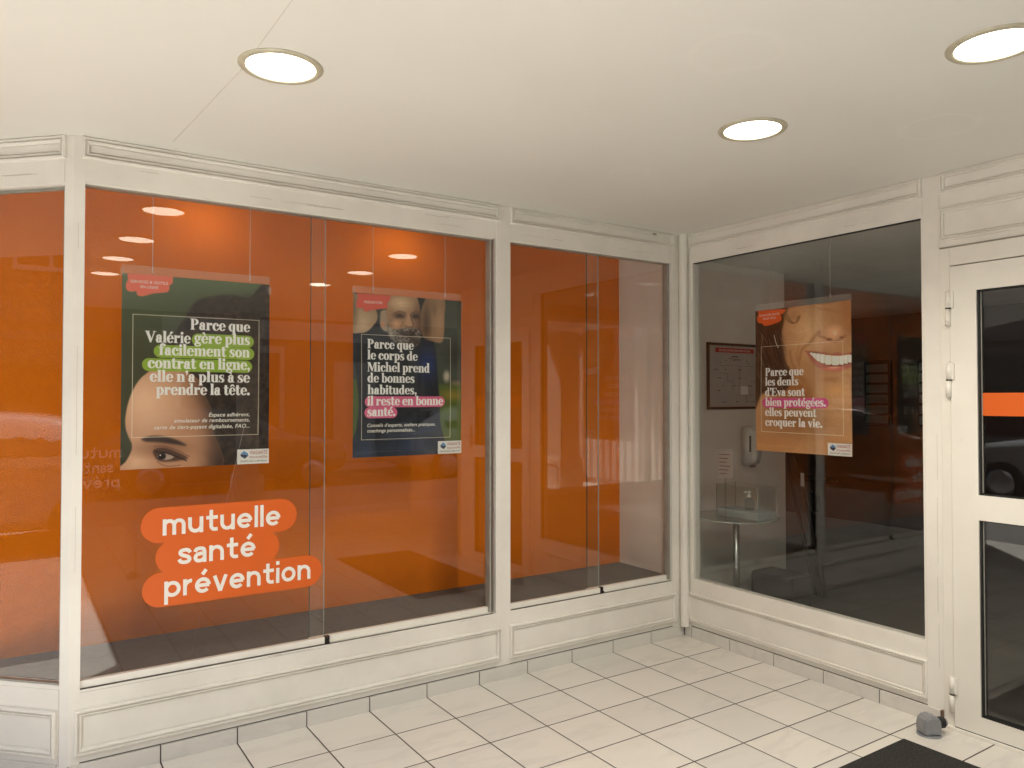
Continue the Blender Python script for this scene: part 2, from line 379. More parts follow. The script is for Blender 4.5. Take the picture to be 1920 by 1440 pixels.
# posts
mb = MB(); mb.prism([(-3.278, -0.003), (-3.316, -0.003), (-3.345, 0.024), (-3.318-0.038*r2+0.05*r2, 0.038*r2+0.05*r2), (-3.278, 0.07)], 0.0, H-0.0005)
mb.slot = 1
for z0, L in ((1.55, .12), (1.25, .3), (0.8, .25), (2.05, .1)): mb.box((-3.2995, -0.0034, z0), (-3.2988, 0.0, z0+L))
mb.slot = 0
mb.build('post', [M['paint'], M['crack']], A)
mb = MB(); WA.box(mb, 1.2965, 1.387, 0.0665, H-0.0005, -0.075, 0.0025, 0.003); mb.build('post', M['paint'], A)
mb = MB(); mb.prism([(-0.106, -0.0025), (-0.03, -0.0025), (-0.0025, -0.03), (-0.0025, -0.066), (0.07, -0.066), (0.07, 0.07), (-0.106, 0.07)], 0.0665, H-0.0005)
mb.tube((-0.034, -0.036, 0.067), (-0.034, -0.036, H-0.001), 0.027, 24, cap=False)
mb.build('post', M['paint'], A)
# skirting tiles along A: joints line up with the floor
def skirting(W, joints, parent, d=0.011, h=0.066):
    mb = MB()
    for a, b in zip(joints, joints[1:]): W.box(mb, a+0.0024, b-0.0024, 0.0, h+random.uniform(-.0008, .0008), -0.004, d, 0.0012)
    mb.slot = 1; W.box(mb, joints[0], joints[-1], 0.0, h-0.003, -0.004, d-0.0035); W.box(mb, joints[0]+.03, joints[-1]-.03, h+0.001, h+0.0036, -0.003, 0.0022)
    mb.build('skirting', [M['skirt_tile'], M['grout']], parent)
js = [0.012]+[2.992-0.3*k for k in range(9, -1, -1)]+[3.318]
skirting(WA, js, A)
# sliding windows
def sliding(W, parent, u0, uo0, uo1, u1, z0, z1):
    """u0 right end, u1 left end; front sheet uo0..u1, back sheet u0..uo1"""
    fr = MB()
    W.box(fr, u0, u1, z1-0.008, z1+0.010, -0.058, -0.004)                   # head track
    W.box(fr, u0, u1, 0.330, 0.352, -0.058, -0.014)                          # bottom track
    W.box(fr, u1, u1+0.004, 0.346, z1, -0.058, 0.001)
    fr.slot = 1; W.box(fr, u0+0.005, u0+0.016, 0.352, z1-0.008, -0.056, -0.012); W.box(fr, u0, u1, z1-0.0125, z1-0.008, -0.054, -0.010)
    fr.slot = 2; W.box(fr, u0-0.001, u0+0.0048, 0.349, z1-0.002, -0.024, -0.016)
    f = fr.build('window', [M['alu'], M['channel'], M['gasket']], parent)
    for (a, b, d, e0, e1) in ((uo0, u1, -0.022, 3, 0), (u0+0.0165, uo1, -0.042, 0, 2)):
        m = MB(); W.box(m, a, b, 0.374, z1-0.010, d-0.003, d+0.003)
        ob = m.build('pane', [M['glass'], M['glass_edge'], M['glass_edge_light']], f)
        m = MB(); W.box(m, a, b, 0.3485, 0.3775, d-0.010, d+0.014, 0.002); m.build('bottom_rail', M['alu'], f)
    m = MB(); W.box(m, uo0+0.0005, uo0+0.0022, 0.378, z1-0.011, -0.0245, -0.0183); m.build('pane_edge', M['glass_edge_light'], f)
    m = MB(); W.box(m, uo1-0.003, uo1-0.0004, 0.378, z1-0.011, -0.0456, -0.0385); m.build('pane_edge', M['glass_edge'], f)
    m = MB(); W.box(m, uo0-0.024, uo0-0.001, 0.345, 0.381, -0.030, -0.008, 0.003)
    m.tube(W.p(uo0-0.012, 0.356, -0.010), W.p(uo0-0.012, 0.356, 0.006), 0.007, 14); m.tube(W.p(uo0-0.020, 0.350, 0.002), W.p(uo0-0.004, 0.361, 0.003), 0.003, 8)
    m.build('lock', M['dark_metal'], f)
    return f
sliding(WA, A, 1.402, 2.304, 2.368, 3.278, 0.349, 2.312)
sliding(WA, A, 0.106, 0.672, 0.744, 1.2965, 0.349, 2.312)

# ------------------------------------------------------------------ entrance wall (B) with door
B = thing('shopfront_wall', 'white panelled entrance wall with one fixed window and a glazed door at its right end', 'wall')
mb = MB(); WB.box(mb, 0.066, 1.500, 2.316, H, -0.06, 0.0); rail_cracks(WB, mb, 0.1, 1.4, 2.335, 4); mb.build('head_rail', [M['paint'], M['crack']], B)
mb = MB(); WB.box(mb, 0.066, 1.500, 0.066, 0.350, -0.06, 0.0); mb.build('base_rail', M['paint'], B)
mb = MB(); WB.moulding(mb, 0.044, 1.497, 2.398, 2.4852, SMALL); mb.build('head_panel', M['paint'], B)
mb = MB(); WB.moulding(mb, 0.034, 1.504, 0.096, 0.270, SMALL); mb.build('base_panel', M['paint'], B)
mb = MB(); WB.box(mb, 1.5005, 1.578, 0.004, H-0.0005, -0.075, 0.0025, 0.003)
mb.slot = 1
for z0, L, uu in ((0.25, .2, 1.556), (0.5, .16, 1.553), (0.72, .3, 1.555), (1.1, .2, 1.556)): WB.box(mb, uu, uu+0.0008, z0, z0+L, 0.0, 0.0029)
mb.slot = 0
mb.build('post', [M['paint'], M['crack']], B)
skirting(WB, [0.012, 0.068, 0.364, 0.668, 0.973, 1.275, 1.564], B)
# fixed window
fr = MB()
WB.box(fr, 0.0665, 1.5, 2.303, 2.316, -0.05, -0.002); WB.box(fr, 0.0665, 1.5, 0.350, 0.360, -0.05, -0.002); WB.box(fr, 0.0665, 0.078, 0.360, 2.303, -0.05, -0.003); WB.box(fr, 1.490, 1.5, 0.360, 2.303, -0.05, -0.003)
fr.slot = 1; WB.box(fr, 1.4885, 1.490, 0.362, 2.30, -0.03, -0.006); WB.box(fr, 0.079, 1.4885, 2.2995, 2.303, -0.03, -0.006)
f = fr.build('window', [M['paint'], M['gasket']], B)
m = MB(); WB.box(m, 0.0785, 1.4895, 0.3605, 2.3025, -0.028, -0.020); m.build('pane', M['glass_b'], f)
# transom panels over the door and far post
mb = MB(); WB.box(mb, 1.578, 2.60, 2.150, H, -0.06, 0.0); mb.build('head_rail', M['paint'], B)
mb = MB(); WB.moulding(mb, 1.580, 2.598, 2.396, 2.4852, SMALL); WB.moulding(mb, 1.576, 2.60, 2.176, 2.325, SMALL); mb.build('head_panel', M['paint'], B)
mb = MB(); WB.box(mb, 2.60, 2.72, 0.0, H-0.0005, -0.09, 0.0025, 0.003); mb.build('post', M['paint'], B)
mb = MB()
WB.box(mb, 1.5785, 1.621, 0.004, 2.142, -0.06, 0.006, 0.002); WB.box(mb, 2.575, 2.5995, 0.004, 2.142, -0.06, 0.006, 0.002); WB.box(mb, 1.621, 2.575, 2.062, 2.142, -0.06, 0.006, 0.002)
mb.slot = 1; WB.box(mb, 1.575, 2.60, 2.1435, 2.149, -0.02, 0.0035)
mb.build('door_frame', [M['lacquer'], M['crack']], B)
DR = MB()
for q in ((1.6245, 1.735, 0.018, 2.056), (2.46, 2.572, 0.018, 2.056), (1.735, 2.46, 1.940, 2.056), (1.735, 2.46, 0.940, 1.048), (1.735, 2.46, 0.018, 0.092)):
    WB.box(DR, q[0], q[1], q[2], q[3], -0.045, 0.012, 0.0)
DR.slot = 1
for (z0, z1) in ((0.092, 0.940), (1.048, 1.940)):
    WB.box(DR, 1.735, 1.7415, z0, z1, -0.036, 0.004); WB.box(DR, 2.4535, 2.46, z0, z1, -0.036, 0.004)
    WB.box(DR, 1.7415, 2.4535, z0, z0+0.005, -0.036, 0.004); WB.box(DR, 1.7415, 2.4535, z1-0.005, z1, -0.036, 0.004)
door = DR.build('door', [M['lacquer'], M['gasket']], B)
for (z0, z1) in ((0.097, 0.935), (1.053, 1.935)):
    m = MB(); WB.box(m, 1.7415, 2.4535, z0, z1, -0.020, -0.012); m.slot = 1
    m.build('pane', [M['glass_b'], M['gasket']], door)
    m = MB()
    WB.box(m, 1.7425, 1.7465, z0+0.004, z1-0.004, -0.0118, -0.0085); m.build('glazing_bead', M['channel'], door)
m = MB(); WB.box(m, 1.7418, 2.4532, 1.392, 1.491, -0.0115, -0.0105); ob = m.build('safety_band', M['orange_vinyl'], door)
for (z0, z1) in ((1.792, 1.946), (1.473, 1.624), (0.082, 0.233)):
    m = MB(); zm = (z0+z1)/2
    m.tube(WB.p(1.618, z0, 0.019), WB.p(1.618, zm-0.002, 0.019), 0.0105, 18); m.tube(WB.p(1.621, zm+0.003, 0.019), WB.p(1.621, z1, 0.019), 0.0115, 18)
    WB.box(m, 1.604, 1.616, z0, zm-0.002, 0.004, 0.0155); WB.box(m, 1.6225, 1.642, zm+0.003, z1, 0.0122, 0.0225, 0.002)
    m.slot = 1; m.tube(WB.p(1.6195, zm-0.002, 0.019), WB.p(1.6195, zm+0.003, 0.019), 0.0118, 18)
    m.build('hinge', [M['lacquer'], M['dark_metal']], door)
m = MB(); WB.box(m, 2.49, 2.53, 1.02, 1.22, 0.0122, 0.020, 0.003); m.tube(WB.p(2.51, 1.12, 0.02), WB.p(2.51, 1.12, 0.06), 0.010); m.tube(WB.p(2.515, 1.12, 0.055), WB.p(2.40, 1.12, 0.055), 0.010)
m.build('handle', M['steel'], door)
m = MB(); WB.box(m, 1.566, 2.60, 0.0, 0.0135, -0.06, 0.020, 0.002); m.slot = 1; WB.box(m, 1.625, 2.572, 0.0135, 0.0172, -0.04, 0.010)
m.build('threshold', [M['lacquer'], M['gasket']], B)
# ------------------------------------------------------------------ chamfered end wall (D)
D = thing('shopfront_wall', 'angled white shopfront wall at the far left end beyond the corner post', 'wall')
mb = MB(); WD.box(mb, 0.040, 0.76, 2.306, H, -0.06, 0.0); rail_cracks(WD, mb, 0.06, 0.4, 2.345, 2); mb.build('head_rail', [M['paint'], M['crack']], D)
mb = MB(); WD.box(mb, 0.040, 0.76, 0.0, 0.350, -0.06, 0.0); mb.build('base_rail', M['paint'], D)
mb = MB(); WD.moulding(mb, 0.028, 0.72, 2.396, 2.4852, BIG); mb.build('head_panel', M['paint'], D)
mb = MB(); WD.moulding(mb, 0.044, 0.70, 0.096, 0.272, BIG); mb.build('base_panel', M['paint'], D)
mb = MB(); WD.box(mb, 0.72, 0.80, 0.0, H-0.0005, -0.10, 0.004); mb.build('post', M['paint'], D)
fr = MB(); WD.box(fr, 0.040, 0.72, 2.296, 2.306, -0.05, -0.003); WD.box(fr, 0.040, 0.72, 0.350, 0.366, -0.05, -0.003)
fr.slot = 1; WD.box(fr, 0.0415, 0.046, 0.367, 2.295, -0.04, -0.006); WD.box(fr, 0.047, 0.72, 0.366, 0.372, -0.03, -0.008); WD.box(fr, 0.047, 0.72, 2.286, 2.2955, -0.045, -0.03)
f = fr.build('window', [M['paint'], M['channel']], D)
m = MB(); WD.box(m, 0.046, 0.7195, 0.368, 2.2955, -0.026, -0.018); m.build('pane', M['glass'], f)
mb = MB(); WD.box(mb, 0.045, 0.76, 0.0, 0.068, 0.0005, 0.010, 0.001); mb.build('skirting', M['skirt_tile'], D)

# ------------------------------------------------------------------ display interior
mb = MB(); mb.box((-3.80, 0.512, 0.30), (-0.078, 0.56, H-0.0005))
props(mb.build('display_backdrop', M['orange_wall']), 'tall plain orange wall filling the back of the display windows', 'wall')
mb = MB(); mb.prism([(-3.278, 0.062), (-0.082, 0.062), (-0.082, 0.511), (-3.76, 0.511), (-3.31, 0.075)], 0.30, 0.366)
props(mb.build('display_ledge', M['ledge']), 'dark grey cloth covered ledge on the floor of the display windows', 'ledge')
mb = MB(); mb.box((-0.077, 0.0715, 0.30), (0.055, 0.56, H-0.0005)); 
props(mb.build('display_side_wall', M['plaster']), 'short grey white side wall closing the display beside the corner post', 'wall')
for (x, z) in ((-2.74, 0), (-1.72, 0)):
    m = MB(); m.lathe([(0.05, H-0.0005), (0.05, H-0.012), (0.036, H-0.016), (0.034, H-0.006)], (x, 0.24, 0), 24)
    o = m.build('display_spotlight', M['white_plastic'])
    props(o, 'small white recessed spot above the orange backdrop, hidden behind the window head', 'spotlight', 'spots inside the display')
    l = bpy.data.lights.new('spot_lamp', 'SPOT'); l.energy = 0.75; l.spot_size = R(150); l.spot_blend = 0.9; l.color = (1.0, 0.80, 0.50); l.shadow_soft_size = 0.03
    lo = bpy.data.objects.new('spot_lamp', l); link(lo); lo.location = (x, 0.24, H-0.03)
    lo.rotation_euler = Vector((0, 0.12, -0.30)).to_track_quat('-Z', 'Y').to_euler()

# ------------------------------------------------------------------ downlights
def downlight(x, y, label, group):
    t = thing('downlight', label, 'ceiling light', (x, y, H), 0, group); return t
dl = downlight(-2.83, -1.05, 'large round recessed light beside the fine ceiling joint, left of the other lit ones', 'round downlights in the soffit')
m = MB(); bm2 = bmesh.new(); prof = [(0.1035, 0.003), (0.1035, -0.0045), (0.106, -0.007), (0.1225, -0.0062), (0.1262, -0.002), (0.1262, 0.003)]
rings = [[bm2.verts.new((r*math.cos(2*math.pi*i/64), r*math.sin(2*math.pi*i/64), h)) for i in range(64)] for r, h in prof]
for a, b in zip(rings, rings[1:]):
    for i in range(64): bm2.faces.new([a[i], b[i], b[(i+1) % 64], a[(i+1) % 64]]).smooth = True
m.merge(bm2); m.build('trim_ring', M['ring'], dl, local=True)
m = MB(); m.lathe([(0.103, -0.0005), (0.103, -0.0035), (0.08, -0.0045), (0.04, -0.005), (0.005, -0.0052)], (0, 0, 0), 64); m.build('diffuser', M['lamp'], dl, local=True)
for (x, y, lb, g) in ((-1.18, -1.49, 'round recessed ceiling light farthest into the porch, in front of the entrance window', None),
                      (-1.16, -2.33, 'round recessed ceiling light cut off by the right edge of the photo, above the door', None),
                      (-2.85, -1.95, 'round ceiling light of the left row, next after the one by the ceiling joint', 'x'),
                      (-2.87, -2.75, 'round ceiling light of the left row behind the viewer, seen only mirrored', 'x'),
                      (-2.88, -3.55, 'round ceiling light of the left row, farthest back behind the viewer, seen only mirrored', 'x'),
                      (-1.22, -3.15, 'round ceiling light of the right row, farthest from the corner, seen only mirrored', None)):
    c = copy_tree(dl); c.location = (x, y, H); c['label'] = lb
# each lit downlight's own beam
for o in [q for q in bpy.data.objects if q.get('category') == 'ceiling light']:
    l = bpy.data.lights.new('downlight_beam', 'SPOT'); l.energy = 2.0 if o.location.x < -2 else 14.0; l.color = (1.0, 0.93, 0.80); l.spot_size = R(150); l.spot_blend = 1.0; l.shadow_soft_size = 0.0
    lo = bpy.data.objects.new('downlight_beam', l); link(lo, o); lo.location = (0, 0, -0.012)

# ------------------------------------------------------------------ window decal
DEC = thing('window_decal', 'orange three-line sticker with white words on the lower part of the large left window', 'sticker', (-2.7, 0.0185, 0.82))
yd = 0.0185
def capsule(mb, x0, x1, z0, z1, y, n=24):
    r = (z1-z0)/2; zc = (z0+z1)/2; pts = []
    for i in range(n+1): a = math.pi/2+math.pi*i/n; pts.append((x0+r+r*math.cos(a), y, zc+r*math.sin(a)))
    for i in range(n+1): a = -math.pi/2+math.pi*i/n; pts.append((x1-r+r*math.cos(a), y, zc+r*math.sin(a)))
    mb.face(pts)
m = MB(); capsule(m, -3.069, -2.433, 0.8765, 1.0205, yd); capsule(m, -3.013, -2.511, 0.745, 0.886, yd+0.00015); capsule(m, -3.062, -2.317, 0.6155, 0.757, yd-0.00015)
m.build('backing', M['orange_vinyl'], DEC)
# ------------------------------------------------------------------ decal lettering: round geometric strokes (x-height 1)
def arc(cx, cy, r, a0, a1, n=14, ry=None):
    return [(cx+r*math.cos(R(a0+(a1-a0)*i/n)), cy+(ry or r)*math.sin(R(a0+(a1-a0)*i/n))) for i in range(n+1)]
def smooth(P, n=6):
    out = []
    for i in range(len(P)-1):
        p0, p1, p2, p3 = P[max(0, i-1)], P[i], P[i+1], P[min(len(P)-1, i+2)]
        for k in range(n):
            t = k/n; out.append(tuple(0.5*((2*b)+(-a+c)*t+(2*a-5*b+4*c-d)*t*t+(-a+3*b-3*c+d)*t**3) for a, b, c, d in zip(p0, p1, p2, p3)))
    return out+[P[-1]]
S_ = smooth([(.74, .69), (.63, .845), (.42, .885), (.20, .83), (.155, .69), (.27, .575), (.48, .495), (.66, .40), (.70, .26), (.60, .145), (.40, .115), (.19, .165), (.085, .33)])
GEO = {
 'u': ([[(.125, 1), (.125, .47)]+arc(.47, .47, .345, 180, 360), [(.815, 1), (.815, 0)]], .94),
 'n': ([[(.125, 0), (.125, 1)], [(.125, .53)]+arc(.47, .53, .345, 180, 0)+[(.815, 0)]], .94),
 'm': ([[(.125, 0), (.125, 1)], arc(.405, .595, .28, 180, 0)+[(.685, 0)], arc(.965, .595, .28, 180, 0)+[(1.245, 0)]], 1.37),
 'e': ([arc(.5, .5, .375, 0, 318, 30), [(.125, .5), (.90, .5)]], 1.0),
 'l': ([[(.125, 0), (.125, 1.42)]], .25),
 't': ([[(.35, 1.36), (.35, .36)]+arc(.575, .35, .225, 180, 270, 8)+[(.76, .125)], [(.04, .885), (.76, .885)]], .78),
 's': ([S_], .80),
 'a': ([smooth([(.11, .68), (.20, .84), (.41, .885), (.62, .83), (.69, .64)])+[(.69, 0)], smooth([(.69, .555), (.42, .55), (.20, .48), (.13, .32), (.20, .165), (.38, .115), (.58, .17), (.69, .33)])], .83),
 'p': ([[(.125, 1), (.125, -.42)], arc(.5, .5, .375, 0, 360, 32)], 1.0),
 'r': ([[(.125, 0), (.125, 1)], arc(.50, .50, .375, 180, 82, 10)], .60),
 'v': ([[(.10, 1), (.46, .0)], [(.82, 1), (.46, .0)]], .92),
 'i': ([[(.125, 0), (.125, 1)], [(.125, 1.2), (.125, 1.45)]], .25),
 'o': ([arc(.5, .5, .375, 0, 360, 32)], 1.0)}
GEO['é'] = (GEO['e'][0]+[[(.46, 1.17), (.70, 1.47)]], 1.0)
def geo_word(mb, word, x0, x1, zb, xh, y, wid=0.228, flip=False):
    tot = sum(GEO[c][1] for c in word)+0.125*(len(word)-1); sx = (x1-x0)/tot; x = 0.0; k = 0
    for ch in word:
        strokes, adv = GEO[ch]
        for st in strokes:
            P = [Vector((p[0], p[1], 0)) for i, p in enumerate(st) if i == 0 or math.hypot(p[0]-st[i-1][0], p[1]-st[i-1][1]) > 1e-4]; L, Rr = [], []
            closed = (P[0]-P[-1]).length < 1e-4
            for i, p in enumerate(P):
                a = P[i-1] if i > 0 else (P[-2] if closed else p); b = P[i+1] if i < len(P)-1 else (P[1] if closed else p)
                d = (b-a).normalized(); nn = Vector((-d.y, d.x, 0))
                w_ = wid/2
                if 0 < i < len(P)-1:
                    c_ = max(0.5, abs((P[i+1]-p).normalized().dot(d))); w_ /= c_
                L.append(p+nn*w_); Rr.append(p-nn*w_)
            k += 1; yy = y-0.00003*(k % 5)
            def W_(v): q = x0+(x+v.x)*sx; return (q if not flip else x1+x0-q, yy, zb+v.y*xh)
            for i in range(len(P)-1): mb.face([W_(L[i]), W_(L[i+1]), W_(Rr[i+1]), W_(Rr[i])])
        x += adv+0.125
for body, x0, x1, zb in (('mutuelle', -2.988, -2.506, 0.9055), ('santé', -2.929, -2.613, 0.780), ('prévention', -2.980, -2.369, 0.6505)):
    m = MB(); geo_word(m, body, x0, x1, zb, 0.0665, yd-0.0006); m.build('lettering', M['white_vinyl'], DEC)

# ------------------------------------------------------------------ poster prints: painted in numpy, kept as a colour per vertex of the sheet
PW, PH = 390, 524
YY, XX = np.mgrid[0:PH, 0:PW]; UU = (XX+0.5)/PW; VV = (YY+0.5)/PH
def homog(quad):
    """zoom-pixel corners TL TR BR BL -> function giving (u, v)"""
    src = np.array(quad, float); dst = np.array([(0, 0), (1, 0), (1, 1), (0, 1)], float); Am = []; bb = []
    for (x, y), (u, v) in zip(src, dst):
        Am.append([x, y, 1, 0, 0, 0, -u*x, -u*y]); bb.append(u); Am.append([0, 0, 0, x, y, 1, -v*x, -v*y]); bb.append(v)
    h = np.append(np.linalg.solve(np.array(Am), np.array(bb)), 1).reshape(3, 3)
    def f(x, y): q = h @ np.array([x, y, 1.0]); return q[0]/q[2], q[1]/q[2]
    return f
def blur(a, s):
    if s <= 0: return a
    p = int(4*s)+2; b = np.pad(a, p, mode='edge')
    fy = np.fft.fftfreq(b.shape[0])[:, None]; fx = np.fft.rfftfreq(b.shape[1])[None, :]
    g = np.exp(-2*(math.pi*s)**2*(fx**2+fy**2))
    return np.fft.irfft2(np.fft.rfft2(b)*g, b.shape)[p:-p, p:-p]
def inpoly(px, py, X, Y):
    ins = np.zeros(X.shape, bool); n = len(px)
    for i in range(n):
        x1, y1, x2, y2 = px[i], py[i], px[(i+1) % n], py[(i+1) % n]
        if y1 == y2: continue
        c = ((y1 > Y) != (y2 > Y)) & (X < (x2-x1)*(Y-y1)/(y2-y1)+x1); ins ^= c
    return ins
class Art:
    def __init__(s, quad): s.f = homog(quad); s.c = np.zeros((PH, PW, 3))
    def uv(s, pts): return [s.f(*p) for p in pts]
    def fill(s, col): s.c[:] = np.array(col)/255
    def poly(s, pts, soft=0.6, curve=True):
        P = s.uv(pts)
        if curve: P = smooth(P+[P[0]], 6)
        m = np.zeros((PH, PW))
        for dx, dy in ((-.25, -.25), (.25, -.25), (-.25, .25), (.25, .25)):
            m += inpoly([p[0] for p in P], [p[1] for p in P], UU+dx/PW, VV+dy/PH)*0.25
        return blur(m, soft) if soft > 0 else m
    def line(s, pts, wpx, soft=0.5, curve=True, taper=False):
        P = s.uv(pts); P = smooth(P, 6) if curve and len(P) > 2 else P
        d = np.full((PH, PW), 9e9)
        for i, (a, b) in enumerate(zip(P, P[1:])):
            ax, ay, bx, by = a[0]*PW, a[1]*PH, b[0]*PW, b[1]*PH
            vx, vy = bx-ax, by-ay; L = vx*vx+vy*vy+1e-9
            t_ = np.clip(((XX-ax)*vx+(YY-ay)*vy)/L, 0, 1)
            dd = np.hypot(XX-ax-t_*vx, YY-ay-t_*vy)
            if taper: k = (i+.5)/len(P); dd = dd/(max(0.15, math.sin(math.pi*k)))
            d = np.minimum(d, dd)
        m = np.clip((wpx/2-d)/max(soft, .3)+0.5, 0, 1); return m
    def ell(s, cx, cy, rx, ry, soft=0.3, rot=0):
        """soft 0..1 falls off from the centre"""
        u0, v0 = s.f(cx, cy); u1, v1 = s.f(cx+rx, cy); u2, v2 = s.f(cx, cy+ry)
        a = math.hypot(u1-u0, (v1-v0)); b = math.hypot(u2-u0, v2-v0); du, dv = (UU-u0), (VV-v0)
        k = PH/PW
        if rot: c_, s__ = math.cos(rot), math.sin(rot); du, dv = du*c_+dv*k*s__, (-du*s__+dv*k*c_)/k
        d = np.sqrt((du/a)**2+(dv/b)**2); return np.clip((1-d)/max(soft, 1e-3), 0, 1)
    def put(s, m, col, op=1.0):
        m = np.clip(m*op, 0, 1)[..., None]; s.c = s.c*(1-m)+np.array(col)/255*m
    def mul(s, m, k):
        s.c *= (1+(k-1)*np.clip(m, 0, 1))[..., None]
def fbm(seed, base=6, oct=5, ax=1.0):
    r = np.random.default_rng(seed); out = np.zeros((PH, PW)); amp = 1
    for o in range(oct):
        s = max(0.6, PW/(base*2**o)/2.5); n = blur(r.standard_normal((PH, PW)), s); n /= n.std()+1e-9; out += n*amp; amp *= 0.55
    return out/out.std()
